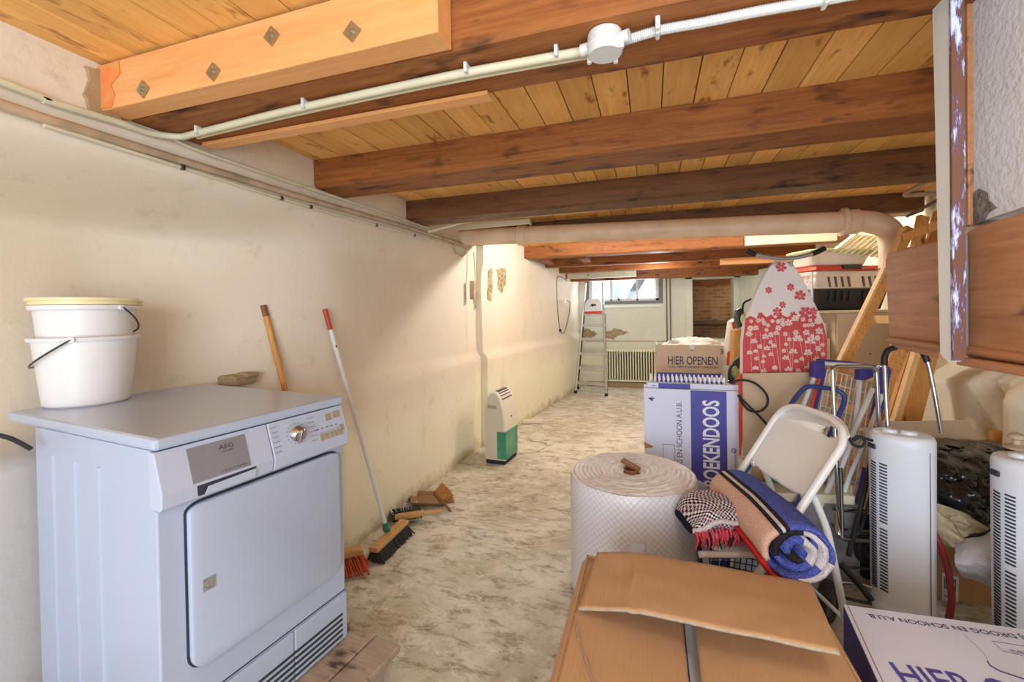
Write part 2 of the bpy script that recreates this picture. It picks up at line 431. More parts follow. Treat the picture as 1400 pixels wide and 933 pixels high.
M['chip'] = mat('exposed_grey_mortar', (140, 128, 120), .95, var=.5, vscale=50, bmp=1, bscale=60, bd=.01)
M['cement'] = mat('bare_cement_patch', (176, 154, 118), .9, var=.2, vscale=30, bmp=.5, bscale=60)
M['mould'] = mat('flaked_plaster', (128, 112, 80), .95, var=.6, vscale=30, bmp=1, bscale=40, c2=(196, 180, 146))
def floor_mat():
    m, nt, b = _m('worn_concrete_floor'); b.inputs['Roughness'].default_value = .55; b.inputs['Specular IOR Level'].default_value = .3
    v = coords(nt)
    f = noise_n(nt, v, 1.6, 8, .68, .6)
    col = ramp(nt, f, [(.25, (168, 160, 138)), (.45, (194, 188, 168)), (.6, (216, 212, 200)), (.75, (182, 170, 140))])
    g = noise_n(nt, coords(nt, (1, 1.2, 1)), 5, 10, .78, .3)
    col = mixc(nt, ramp(nt, g, [(.50, (0, 0, 0, 1)), (.58, (.85, .85, .85, 1))]), col, sr((222, 218, 206)))
    g2 = noise_n(nt, coords(nt, (1.0, 1.9, 1)), 7, 12, .82, .4)
    col = mixc(nt, ramp(nt, g2, [(.5, (0, 0, 0, 1)), (.6, (.8, .8, .8, 1))]), col, sr((132, 118, 92)))
    # rake marks left in the screed
    wv = N(nt, 'ShaderNodeTexWave', bands_direction='Y'); wv.inputs['Scale'].default_value = 9; wv.inputs['Distortion'].default_value = 7
    wv.inputs['Detail'].default_value = 4; wv.inputs['Detail Scale'].default_value = 1.4
    nt.links.new(v, wv.inputs['Vector'])
    g3 = noise_n(nt, v, 1.1, 4)
    k = N(nt, 'ShaderNodeMath', operation='MULTIPLY'); nt.links.new(ramp(nt, wv.outputs['Fac'], [(.68, (0, 0, 0, 1)), (.95, (.3, .3, .3, 1))]), k.inputs[0])
    nt.links.new(ramp(nt, g3, [(.4, (0, 0, 0, 1)), (.6, (1, 1, 1, 1))]), k.inputs[1])
    col = mixc(nt, k.outputs[0], col, sr((232, 228, 218)))
    g4 = noise_n(nt, v, 60, 3, .8)
    col = mixc(nt, ramp(nt, g4, [(.58, (0, 0, 0, 1)), (.75, (.5, .5, .5, 1))]), col, sr((150, 134, 106)))
    nt.links.new(col, b.inputs['Base Color'])
    bump(nt, b, g2, .4, .006)
    return m
M['floor'] = floor_mat()
def brick_mat():
    m, nt, b = _m('old_brick'); b.inputs['Roughness'].default_value = .9
    v = coords(nt, (4.5, 1, 4.5))
    sw = N(nt, 'ShaderNodeSeparateXYZ'); cm = N(nt, 'ShaderNodeCombineXYZ'); nt.links.new(v, sw.inputs[0])
    nt.links.new(sw.outputs['X'], cm.inputs['X']); nt.links.new(sw.outputs['Z'], cm.inputs['Y'])
    br = N(nt, 'ShaderNodeTexBrick'); br.inputs['Scale'].default_value = 1; br.inputs['Mortar Size'].default_value = .03
    br.inputs['Brick Width'].default_value = .9; br.inputs['Row Height'].default_value = .27
    br.inputs['Color1'].default_value = sr((168, 136, 104)); br.inputs['Color2'].default_value = sr((140, 108, 80)); br.inputs['Mortar'].default_value = sr((178, 152, 118))
    nt.links.new(cm.outputs[0], br.inputs['Vector'])
    col = mixc(nt, ramp(nt, noise_n(nt, v, 2, 5), [(.5, (0, 0, 0, 1)), (.7, (.6, .6, .6, 1))]), br.outputs['Color'], sr((186, 160, 126)))
    nt.links.new(col, b.inputs['Base Color']); bump(nt, b, br.outputs['Fac'], -.5, .01); return m
M['brick'] = brick_mat()

# ================================================================ ROOM
CEIL = 1.93
def lerp(a, b, t): return a + (b - a) * max(0, min(1, t))
def sst(t): t = max(0, min(1, t)); return t * t * (3 - 2 * t)
# floor
bm = BM()
bx(bm, (-2.2, -2.2, -.1), (2.2, 7.4, 0))
struct('floor', bm, M['floor'])
# long left wall: overhang under the pipes, shallow recess, rounded plinth ledge
def wall_x(Y, z):
    rec = -1.90 + .36 * sst((Y - .95) / 1.0)                 # main face
    pl = -1.70 + .225 * sst((Y - 1.30) / .5)                  # plinth below the ledge
    if Y > 2.6: rec += .03 * sst((Y - 2.6) / 1)
    x = rec
    x = lerp(x, -1.495, sst((z - 1.50) / .2))
    t = sst((z - .79) / .07)
    x = x * t + pl * (1 - t)
    n = noise.noise(Vector((Y * 1.3, z * 1.7, 3.1))) * .008 + noise.noise(Vector((Y * 6, z * 6, 1.1))) * .003
    return x + n
bm = BM()
Y0w, Y1w = -2.1, 3.66
def fn(u, v):
    Y = Y0w + (Y1w - Y0w) * u; z = 1.98 * v
    return Vector((wall_x(Y, z), Y, z))
grid(bm, fn, 150, 90)
a = [bm.verts.new(p) for p in ((-2.1, Y0w, 0), (-2.1, Y1w, 0), (-2.1, Y1w, 1.98), (-2.1, Y0w, 1.98))]
bm.faces.new(a)
wl = struct('wall_left', bm, M['wall'], smooth=True, fix=False)
# far part of the left wall, slightly proud and turned inwards
def wall2_x(Y, z):
    base = lerp(-1.40, -1.06, (Y - 3.66) / 3.45)
    x = base - .03 + .0
    t = sst((z - .79) / .07)
    x = (base - .055) * t + (base - .01) * (1 - t)
    x = lerp(x, base - .03, sst((z - 1.5) / .2))
    return x + noise.noise(Vector((Y * 1.6, z * 1.7, 9.1))) * .008 + noise.noise(Vector((Y * 7, z * 7, 4.1))) * .003
bm = BM()
grid(bm, lambda u, v: Vector((wall2_x(3.66 + 3.5 * u, 1.98 * v), 3.66 + 3.5 * u, 1.98 * v)), 90, 60)
grid(bm, lambda u, v: Vector((lerp(-1.62, wall2_x(3.66, 1.98 * v), u), 3.66, 1.98 * v)), 3, 60)
bmesh.ops.remove_doubles(bm, verts=bm.verts, dist=.0005)
struct('wall_left_far', bm, M['wall'], smooth=True, fix=False)
# far wall with the window opening and the crawl-space opening
WY = 7.1
bm = BM()
wx0, wx1, wz0, wz1 = -1.02, .18, 1.31, 1.75
ox0, ox1, oz0, oz1 = .60, 1.16, .76, 1.66
def panel(x0, x1, z0, z1, y0=WY, y1=WY + .22):
    bx(bm, (x0, y0, z0), (x1, y1, z1))
panel(-1.7, wx0, 0, 2.0); panel(wx0, wx1, 0, wz0); panel(wx0, wx1, wz1, 2.0); panel(wx1, ox0, 0, 2.0)
panel(ox0, ox1, 0, oz0); panel(ox0, ox1, oz1, 2.0); panel(ox1, 2.2, 0, 2.0)
struct('wall_far', bm, M['wall_far'])
# shallow horizontal seam and patches on it
bm = BM()
bx(bm, (-1.02, WY - .012, .715), (.6, WY + .01, .728))
struct('trim_far_seam', bm, M['cement'])
# right wall: lumpy plaster over stone, thick lower part with a sloping ledge
def wallr_x(Y, z):
    bulge = .055 * math.sin(Y * 9.5 + .6 * math.sin(Y * 3)) + .03 * math.sin(Y * 21 + 1)
    lowx = 1.56 + bulge * (1 if z < .8 else .7)
    upx = 1.70 + .5 * bulge
    t = sst((z - .76 - .03 * math.sin(Y * 5)) / .12)
    return lowx * (1 - t) + upx * t + noise.noise(Vector((Y * 5, z * 5, 7))) * .012
bm = BM()
grid(bm, lambda u, v: Vector((wallr_x(-2.1 + 9.3 * u, 1.98 * v), -2.1 + 9.3 * u, 1.98 * v)), 260, 60)
struct('wall_right', bm, M['wall_right'], smooth=True, fix=False)
# unseen wall behind the camera, with a wide opening added to let daylight in
bm = BM()
bx(bm, (-2.1, -2.2, 0), (-1.0, -2.05, 2.0)); bx(bm, (1.3, -2.2, 0), (2.2, -2.05, 2.0)); bx(bm, (-1.0, -2.2, 1.9), (1.3, -2.05, 2.0))
struct('wall_near', bm, M['wall_far'])
# plank ceiling, boards running away from the camera
bm = BM()
x = .046 - .107 * 20
while x < 2.1:
    y = -2.2
    bx(bm, (x + .0015, y, CEIL + random.uniform(0, .003)), (x + .107 - .0025, 7.3, CEIL + .02))
    x += .107
bx(bm, (-2.2, -2.2, CEIL + .022), (2.2, 7.4, CEIL + .06))
struct('ceiling', bm, M['plank'])
# ---------------------------------------------------------------- beams
def beam(name_label, x0, x1, y0, y1, zb, m, zt=CEIL, name='ceiling_beam', wob=.004, group=None):
    bm = BM(); n = 26
    def f(i, k):
        X = x0 + (x1 - x0) * i / n
        w = lambda s: noise.noise(Vector((X * 2.1, s * 3.7 + y0, .5))) * wob
        return [Vector((X, y0 + w(1), zb + .012 + w(2))), Vector((X, y0 + .012 + w(1), zb + w(2))), Vector((X, y1 - .012 + w(3), zb + w(4))), Vector((X, y1 + w(3), zb + .012 + w(4))), Vector((X, y1, zt)), Vector((X, y0, zt))][k]
    rings = [[bm.verts.new(f(i, k)) for k in range(6)] for i in range(n + 1)]
    for i in range(n):
        for k in range(6): bm.faces.new((rings[i][k], rings[i][(k + 1) % 6], rings[i + 1][(k + 1) % 6], rings[i + 1][k]))
    bm.faces.new(rings[0]); bm.faces.new(rings[-1][::-1])
    return tag(obj(name, bm, m), name_label, 'beam')
BR = 1.66
beam('old brown ceiling beam nearest the camera, carrying the conduit and round junction box', -1.60, BR, .905, 1.135, 1.800, M['beam'])
beam('second old brown ceiling beam, between the junction box beam and the thin conduit', -1.60, BR, 1.672, 1.885, 1.800, M['beam'])
beam('third old brown ceiling beam, with the long thin conduit just behind it', -1.60, BR, 2.475, 2.665, 1.802, M['beam_dark'])
beam('very dark ceiling beam directly above the big cream drain pipe', -1.60, BR, 3.43, 3.60, 1.80, M['beam_dark'])
beam('orange brown ceiling beam just behind the big drain pipe', -1.50, BR, 4.66, 4.84, 1.80, M['beam'])
beam('narrow ceiling beam beyond the orange one, carrying the ends of the two short joists', -1.45, BR, 5.35, 5.47, 1.76, M['beam'])
beam('narrow ceiling beam over the middle of the far end', -1.42, BR, 5.95, 6.07, 1.74, M['beam'])
beam('last low ceiling beam, hiding the top of the small window', -1.42, BR, 6.52, 6.66, 1.655, M['beam'])
# new pine plank bolted to the first beam
bm = BM()
prism(bm, [(-1.50, .835, 1.795), (-.42, .835, 1.795), (-.42, .835, 1.925), (-1.50, .835, 1.925)], (0, .068, 0), .003)
s = tag(obj('reinforcing_plank', bm, M['pine_new']), 'new pale pine plank bolted against the nearest dark beam', 'plank')
s.location = (0, 0, 0)
bm = BM()
prism(bm, [(-1.498, .8345, 1.80), (-1.44, .8345, 1.798), (-1.425, .8345, 1.83), (-1.44, .8345, 1.86), (-1.40, .8345, 1.885), (-1.405, .8345, 1.922), (-1.498, .8345, 1.92)], (0, -.002, 0))
obj('orange_paint_patch', bm, mat('orange_paint', (236, 128, 60), .5, var=.3, vscale=30, c2=(222, 160, 100)), s)
# thin strip of pale wood under the near beam
bm = BM(); bx(bm, (-1.45, 1.10, 1.788), (-.41, 1.145, 1.7995), .002)
tag(obj('ceiling_batten', bm, M['pine_new']), 'thin pale wooden strip along the underside of the nearest old beam', 'strip')
# square washers with bolts
wpos = [(195, 122, 'washer at the wall end of the pine plank, on orange paint'), (291, 98, 'second washer from the wall on the pine plank'),
        (371, 49, 'third washer from the wall on the pine plank'), (481, 43, 'washer nearest the free end of the pine plank')]
for i, (px, py, lb) in enumerate(wpos):
    p = ony(px, py, .8318)
    if i == 0: wt = thing('bolt_washer', 'square metal ' + lb, 'washer', p, 0, 'square bolt washers on the pine plank')
    if i == 0:
        bm = BM(); box(bm, (.034, .003, .034), (0, 0, 0), (0, PI / 4, 0)); obj('square_plate', bm, M['zinc'], wt)
        bm = BM(); lathe(bm, [(0, 0), (.0065, 0), (.0065, .006), (0, .006)], 6); bm.transform(Matrix.Rotation(PI / 2, 4, 'X')); lathe(bm, [(0, .006), (.003, .006), (.003, .014), (0, .014)], 10); 
        bm.transform(Matrix.Identity(4)); obj('nut', bm, M['zinc'], wt)
    else:
        dup(wt, p, None, 'square metal ' + lb)
# short joists between beams, far left
for X, lb in ((-1.17, 'short joist nearer the left wall, between the two beams behind the drain pipe'), (-.72, 'short joist further from the left wall, between the two beams behind the drain pipe')):
    bm = BM(); bx(bm, (X - .045, 4.842, 1.785), (X + .045, 5.348, 1.93), .003)
    tag(obj('short_joist', bm, M['beam']), lb, 'joist')
# white board and brown board on the orange beam, right part
bm = BM(); bx(bm, (.86, 4.61, 1.80), (1.60, 4.655, 1.90), .003)
wb = tag(obj('white_board', bm, M['board_white']), 'white painted board fixed to the orange beam above the ironing board', 'board')
bm = BM(); bx(bm, (.74, 5.28, 1.69), (1.60, 5.345, 1.76), .003)
tag(obj('trimmer_board', bm, M['pine_new']), 'honey coloured board below the white board under the ceiling', 'board')
# batten lamp over the ladder
lt = thing('batten_light', 'cream batten light fitting above the stepladder', 'light fitting', (0, 0, 0))
a = ony(767, 378, 6.3); b = ony(870, 378, 6.3)
bm = BM(); bx(bm, (a.x, 6.27, a.z - .045), (b.x, 6.34, a.z + .035), .004); obj('housing', bm, M['conduit'], lt)
bm = BM(); bx(bm, (a.x - .02, 6.265, a.z - .046), (a.x + .10, 6.345, a.z + .036), .004); obj('end_cap', bm, M['orange'], lt)
bm = BM()
bm.free()
for X in (a.x + .4, a.x + .9): bm = BM(); cyl(bm, (X, 6.262, a.z), (X, 6.27, a.z), .012, 10); obj('screw', bm, M['chrome'], lt)
for X in (a.x + .1, b.x - .1): bm = BM(); cyl(bm, (X, 6.30, a.z + .03), (X, 6.30, CEIL), .006); obj('hanger_rod', bm, M['steel_dark'], lt)
# ---------------------------------------------------------------- window
w = thing('window_1', 'small three pane window under the low beam above the radiator', 'window', (0, 0, 0)); del w['label']; del w['category']; w['kind'] = 'structure'
bm = BM()
fx0, fx1, fz0, fz1 = -.96, .12, 1.355, 1.73
for (x0, x1, z0, z1) in ((fx0, fx1, fz0, fz0 + .035), (fx0, fx1, fz1 - .04, fz1), (fx0, fx0 + .05, fz0, fz1), (fx1 - .05, fx1, fz0, fz1), (-.62, -.585, fz0, fz1), (-.22, -.185, fz0, fz1)):
    bx(bm, (x0, WY + .03, z0), (x1, WY + .075, z1), .003)
obj('window_frame', bm, M['white_frame'], w)
bm = BM()
for (x0, x1, z0, z1) in ((wx0, wx1, wz0 - .005, fz0), (wx0, fx0, fz0, wz1), (fx1, wx1, fz0, wz1)):
    bx(bm, (x0, WY - .006, z0), (x1, WY + .10, z1))
obj('outer_frame', bm, M['grey_frame'], w)
bm = BM(); bx(bm, (-.5, WY + .015, fz0 + .01), (-.46, WY + .03, fz0 + .035), .004); cyl(bm, (-.48, WY + .02, fz0 + .02), (-.50, WY, fz0 + .06), .006); obj('window_latch', bm, M['black'], w)
bm = BM(); bx(bm, (fx0 + .03, WY + .048, fz0 + .02), (fx1 - .03, WY + .052, fz1 - .02)); obj('pane', bm, M['glass'], w)
bm = BM()
bx(bm, (-1.02, WY - .02, 1.245), (.16, WY + .01, 1.275), .006)
struct('trim_window_ledge', bm, M['wall_far'])
# what shows outside: pale paving wall and a slanted canopy
bm = BM(); bx(bm, (-3, 9.6, .9), (3, 9.7, 1.78)); tag(obj('garden_wall', bm, mat('pale_outdoor_wall', (222, 228, 238), .8, var=.3, vscale=5)), 'pale blurred garden wall outside the small window', 'wall')
bm = BM(); prism(bm, [(-.6, 8.6, 1.2), (-.48, 8.6, 1.2), (.25, 8.6, 2.3), (.05, 8.6, 2.3)], (0, .1, 0)); tag(obj('slanted_rail', bm, M['grey_frame']), 'slanted grey rail outside the right pane of the window', 'rail')
# ---------------------------------------------------------------- crawl space opening
bm = BM()
bx(bm, (.3, 8.15, .3), (2.0, 8.3, 2.0))
struct('wall_crawl_space', bm, M['brick'])
bm = BM()
bx(bm, (.3, WY + .22, .55), (.44, 8.2, 2.0)); bx(bm, (1.86, WY + .22, .55), (2.0, 8.2, 2.0)); bx(bm, (.3, WY + .22, 1.86), (2.0, 8.2, 2.0))
struct('wall_crawl_side', bm, M['brick'])
bm = BM(); bx(bm, (.3, WY + .22, .5), (2.0, 8.3, .62)); struct('floor_crawl_space', bm, M['cement'])
bm = BM(); bx(bm, (.5, 7.45, 1.58), (1.5, 7.6, 1.72), .004); tag(obj('lintel_timber', bm, M['beam']), 'reddish timber across the top of the crawl space opening', 'timber')
bm = BM(); cyl(bm, (.46, 8.0, .97), (1.84, 8.0, .97), .045, 16); cyl(bm, (1.0, 8.0, .97), (1.06, 8.0, .97), .062, 16)
tag(obj('clay_pipe', bm, M['pipe_dark'], smooth=True), 'brown pipe crossing inside the brick crawl space opening', 'pipe')
bm = BM()
for (x0, x1, z0, z1) in ((.50, .60, .10, 1.70), (1.16, 1.25, .7, 1.70), (.50, 1.25, 1.66, 1.74), (.50, 1.25, .70, .76)):
    bx(bm, (x0, WY - .03, z0), (x1, WY + .02, z1), .003)
struct('trim_opening_frame', bm, M['door_paint'])
# open door leaf, hinged at the right jamb and swung towards the room
dl = thing('door_1', 'x', 'x', (0, 0, 0)); del dl['label']; del dl['category']; dl['kind'] = 'structure'
h = Vector((1.25, 7.05, 0)); e = Vector((1.50, 6.05, 0)); dr = (e - h).normalized(); nn = Vector((-dr.y, dr.x, 0))
bm = BM()
def leafbox(s0, s1, z0, z1, t0, t1):
    vs = bx(bm, (s0, t0, z0), (s1, t1, z1), .003)
    return vs
leafbox(0, .95, .15, 1.72, 0, .03)
bm.transform(Matrix(((dr.x, nn.x, 0, h.x), (dr.y, nn.y, 0, h.y), (0, 0, 1, 0), (0, 0, 0, 1))))
obj('door_leaf', bm, M['door_paint'], dl)
bm = BM()
for s0, s1, z0, z1 in ((0, .95, 1.62, 1.72), (0, .09, .15, 1.62), (.86, .95, .15, 1.62), (0, .95, .8, .9)):
    leafbox(s0, s1, z0, z1, -.012, 0)
    leafbox(s0, s1, z0, z1, .03, .042)
bm.transform(Matrix(((dr.x, nn.x, 0, h.x), (dr.y, nn.y, 0, h.y), (0, 0, 1, 0), (0, 0, 0, 1))))
obj('door_rail', bm, M['door_paint'], dl)
# ---------------------------------------------------------------- radiator
rd = thing('radiator', 'long cream ribbed panel radiator under the window', 'radiator', (0, 0, 0))
bm = BM()
x0, x1 = -.70, .50
def f(u, v):
    X = x0 + (x1 - x0) * u
    return Vector((X, WY - .085 + .010 * (1 if (int(u * 240) % 8) < 4 else 0), .12 + .44 * v))
grid(bm, f, 240, 1)
bx(bm, (x0, WY - .075, .10), (x1, WY - .04, .585), .006)
obj('panel', bm, M['radiator'], rd)
bm = BM(); bx(bm, (x0 - .005, WY - .095, .56), (x1 + .005, WY - .035, .60), .004); bx(bm, (x0 - .005, WY - .09, .09), (x1 + .005, WY - .04, .115), .004); obj('rim', bm, M['radiator'], rd)
bm = BM(); bx(bm, (x0 + .1, WY - .04, .2), (x0 + .14, WY - .001, .5)); obj('bracket', bm, M['radiator'], rd)
bm = BM(); bx(bm, (x1 - .14, WY - .04, .2), (x1 - .10, WY - .001, .5)); obj('bracket', bm, M['radiator'], rd)
bm = BM(); bx(bm, (-1.0, WY - .05, 0), (2.0, WY - .001, .07), .004); struct('baseboard_far', bm, M['cement'])
for k, q in enumerate(([(790, 452), (803, 449), (815, 455), (812, 462), (797, 463)], [(826, 455), (840, 450), (855, 452), (860, 456), (846, 460), (838, 464), (828, 462)])):
    rnd = random.Random(k); P = []
    for i in range(len(q)):
        for s in range(4):
            a = q[i]; b = q[(i + 1) % len(q)]; P.append(ony(a[0] + (b[0] - a[0]) * s / 4 + rnd.uniform(-1.5, 1.5), a[1] + (b[1] - a[1]) * s / 4 + rnd.uniform(-1.5, 1.5), WY - .002))
    bm = BM(); prism(bm, P, (0, .01, 0)); struct('trim_flaking_%d' % (k + 1), bm, M['mould'])
# vertical dark pipes on the far wall
for X, lb in ((.232, 'left of the two thin dark vertical pipes right of the window'), (.285, 'right of the two thin dark vertical pipes right of the window')):
    bm = BM(); cyl(bm, (X, WY - .02, .62), (X, WY - .02, CEIL), .009, 10); tag(obj('heating_pipe', bm, M['pipe_dark'], smooth=True), lb, 'pipe')
# ---------------------------------------------------------------- stair enclosure at the right, near the camera
bm = BM()
pts = [(1316, -30), (1313, 60), (1319, 130), (1317, 190), (1322, 250), (1330, 268), (1334, 290), (1333, 306), (1360, 296), (1380, 290), (1420, 276)]
poly = [onx(x, y, .615) for x, y in pts]
zt = CEIL
poly = [Vector((.615, poly[0].y, zt))] + [p for p in poly[1:]] + [Vector((.615, -.5, 1.50)), Vector((.615, -.5, zt))]
prism(bm, poly, (.09, 0, 0))
struct('wall_stair', bm, M['rough_plaster'])
bm = BM()
poly = [onx(x, y, .613) for x, y in [(1325, 268), (1338, 258), (1350, 264), (1352, 275), (1362, 284), (1352, 290), (1345, 302), (1331, 308), (1328, 290)]]
prism(bm, poly, (.02, 0, 0)); struct('trim_stair_chip', bm, M['chip'])
# wooden string board
st = thing('stair_board', 'wide reddish brown plank hanging behind the white post at the right', 'board', (0, 0, 0))
def board_poly(px): return [onx(x, y, .60) for x, y in px]
bm = BM()
L = [(1283, 491), (1225, 476), (1217, 471), (1215, 460), (1212, 400), (1210, 355), (1214, 347), (1230, 341), (1285, 328)]
prism(bm, board_poly(L[::-1]), (.03, 0, 0), .003); obj('left_plank', bm, M['stair_wood'], st)
bm = BM()
A = board_poly([(1322, 497), (1320, 470), (1321, 318), (1335, 310), (1400, 290)])
prism(bm, A + [Vector((.60, -.45, 1.50)), Vector((.60, -.45, 1.09))], (.03, 0, 0), .003); obj('right_plank', bm, M['stair_wood'], st)
bm = BM(); a = onx(1217, 465, .597); b = Vector((.597, -.43, 1.095)); cyl(bm, a, b, .010, 10); obj('bottom_bead', bm, M['stair_wood'], st, smooth=True)
# post
po = thing('post', 'white painted upright post with peeling dark edge in front of the wooden planks', 'post', (0, 0, 0))
bm = BM()
q = [(1285, 483), (1290, 491), (1298, 495), (1301, 494), (1299, 300), (1297, 0)]
A = [onx(x, y, .55) for x, y in q]; A[-1].z = CEIL; A.append(Vector((.55, onx(1273, 0, .55).y, CEIL)))
prism(bm, A, (.016, 0, 0), .001); obj('front_face', bm, M['white_frame'], po)
bm = BM()
nb_, nt_ = onx(1300, 493, .549), onx(1297, 0, .549); nt_.z = CEIL
prism(bm, [nb_, nt_, nt_ - Vector((0, .007, 0)), nb_ - Vector((0, .007, 0))], (.020, 0, 0))
def peel():
    m, nt, b = _m('peeling_edge_paint'); b.inputs['Roughness'].default_value = .7
    f = noise_n(nt, coords(nt, (6, 6, 1.2)), 9, 6, .7)
    nt.links.new(ramp(nt, f, [(.47, (112, 74, 56)), (.52, (98, 72, 96)), (.55, (150, 150, 190)), (.60, (206, 216, 238))]), b.inputs['Base Color']); return m
obj('peeling_edge', bm, peel(), po)
bm = BM(); a = onx(1316, 498, .575); bx(bm, (.575, .45, a.z - .004), (.63, a.y + .02, a.z + .012), .003); obj('bottom_rail', bm, M['stair_wood'], po)
a = onx(1324, 300, .606); b = onx(1311, 300, .606)
bm = BM(); bx(bm, (.606, a.y, 1.36), (.64, b.y, CEIL), .002); struct('trim_stair_stud', bm, M['stair_wood'])
bm = BM(); a = onx(1318, 310, .598); bx(bm, (.585, a.y - .012, 1.11), (.599, a.y + .006, 1.34), .003); obj('grey_strip', bm, M['grey_frame'], po)
# ================================================================ PIPES AND CONDUITS
def wallrun(px, X, extra=()):
    return [onx(x, y, X) for x, y in px] + list(extra)
t = thing('conduit', 'cream conduit from the left wall along the nearest beam to the junction box', 'conduit', (0, 0, 0))
pA = [Vector((-1.478, -1.9, 1.80)), Vector((-1.478, -.4, 1.79))] + wallrun([(-12, 107), (60, 136), (120, 155), (170, 170), (205, 182)], -1.478)
pA += [onz(x, y, 1.786) for x, y in [(245, 187), (270, 182), (400, 150), (600, 107), (700, 88), (805, 69)]]
bm = BM(); tube(bm, smoothpts(pA, 6), .0105, 10); obj('main_tube', bm, M['conduit'], t, smooth=True)
pB = [p + Vector((0, .019, .003)) for p in [onz(x, y, 1.786) for x, y in [(262, 186), (400, 153), (600, 110), (805, 72)]]]
bm = BM(); tube(bm, smoothpts(pB, 6), .0065, 8); obj('thin_tube', bm, M['conduit'], t, smooth=True)
for x, y in [(275, 181), (420, 146), (640, 98), (762, 76)]:
    p = onz(x, y, 1.786); bm = BM(); box(bm, (.008, .026, .024), p + Vector((0, 0, .004)), None, .002); box(bm, (.009, .010, .03), p + Vector((0, -.016, .005)), None, .003); obj('clip', bm, M['conduit_grey'], t)
jb = thing('junction_box', 'round light grey junction box on the nearest beam', 'junction box', (0, 0, 0))
c = onz(827, 64, 1.772)
bm = BM(); lathe(bm, [(0, 0), (.034, 0), (.037, .004), (.037, .018), (.039, .02), (.036, .045), (0, .045)], 28, origin=c - Vector((0, 0, .018))); obj('body', bm, M['conduit_grey'], jb, smooth=True)
bm = BM(); cyl(bm, c + Vector((-.052, .008, .006)), c + Vector((-.03, .004, .006)), .013, 14); obj('socket', bm, M['conduit_grey'], jb, smooth=True)
bm = BM(); cyl(bm, c + Vector((.052, -.014, .006)), c + Vector((.03, -.008, .006)), .013, 14); obj('socket', bm, M['conduit_grey'], jb, smooth=True)
for dx, dy in ((-.036, .018), (.036, -.018), (.02, .034)):
    bm = BM(); cyl(bm, c + Vector((dx, dy, -.02)), c + Vector((dx, dy, 0)), .005, 10); obj('screw_lug', bm, M['conduit_grey'], jb)
cc = thing('corrugated_conduit', 'grey corrugated conduit running right from the junction box along the beam', 'conduit', (0, 0, 0))
P = smoothpts([onz(x, y, 1.785) for x, y in [(850, 57), (900, 42), (960, 31), (1040, 15), (1120, 1), (1200, -14), (1330, -40)]], 44)
bm = BM(); tube(bm, P, .01, 10, radii=[.0105 if i % 2 else .0088 for i in range(len(P))]); obj('tube', bm, M['conduit_grey'], cc, smooth=False)
for x, y in [(899, 42), (1128, 0)]:
    p = onz(x, y, 1.785); bm = BM(); box(bm, (.009, .026, .026), p, None, .003); box(bm, (.01, .012, .03), p + Vector((0, -.02, .005)), None, .003); obj('clip', bm, M['conduit_grey'], cc)
bm = BM(); P = wallrun([(238, 186), (246, 195), (300, 216), (430, 260), (560, 303), (641, 333)], -1.474); tube(bm, smoothpts(P, 5), .0062, 8)
tag(obj('branch_conduit', bm, M['conduit'], smooth=True), 'thin cream conduit on the left wall above the old painted pipe', 'conduit')
bm = BM(); P = [Vector((-1.476, -1.9, 1.745)), Vector((-1.476, -.4, 1.74))] + wallrun([(-14, 138), (90, 171), (200, 205), (430, 275), (560, 312), (642, 338)], -1.476); tube(bm, smoothpts(P, 5), .0135, 12)
tag(obj('old_wall_pipe', bm, M['pipe_old'], smooth=True), 'thick old pipe with flaking paint along the top of the left wall', 'pipe')
bm = BM(); P = wallrun([(60, 171), (200, 214), (430, 285), (560, 320), (640, 343)], -1.478); tube(bm, smoothpts(P, 5), .0058, 8)
lc = thing('lower_conduit', 'thinnest cream conduit on the left wall, just below the old painted pipe', 'conduit', (0, 0, 0))
obj('tube', bm, M['conduit'], lc, world=True, smooth=True)
for x, y in [(250, 229), (385, 271), (425, 283), (515, 308), (567, 322)]:
    p = onx(x, y, -1.474); bm = BM(); box(bm, (.014, .012, .018), p, None, .003); obj('clip', bm, M['steel_dark'], lc)
# thin conduit behind the third beam
a = ony(590, 307, 2.72); b = ony(1238, 249, 2.72)
cn = thing('long_conduit', 'long thin cream conduit crossing the ceiling behind the third beam', 'conduit', (0, 0, 0))
bm = BM(); tube(bm, [Vector((-1.47, 2.72, 1.772)), a.lerp(b, .1), a.lerp(b, .5), b], .0095, 10); obj('tube', bm, M['conduit'], cn, smooth=True)
for k in (.02, .25, .48, .7, .9):
    p = a.lerp(b, k); bm = BM(); box(bm, (.012, .024, .02), p + Vector((0, 0, .006)), None, .003); obj('clip', bm, M['steel_dark'], cn)
a = ony(620, 315, 3.05); b = ony(724, 306, 3.05)
bm = BM(); prism(bm, [a, b, b + Vector((0, 0, .035)), a + Vector((-.0, 0, .05))], (0, .02, 0), .002)
tag(obj('trunking', bm, M['conduit']), 'short cream trunking piece at the ceiling above the left end of the drain pipe', 'trunking')
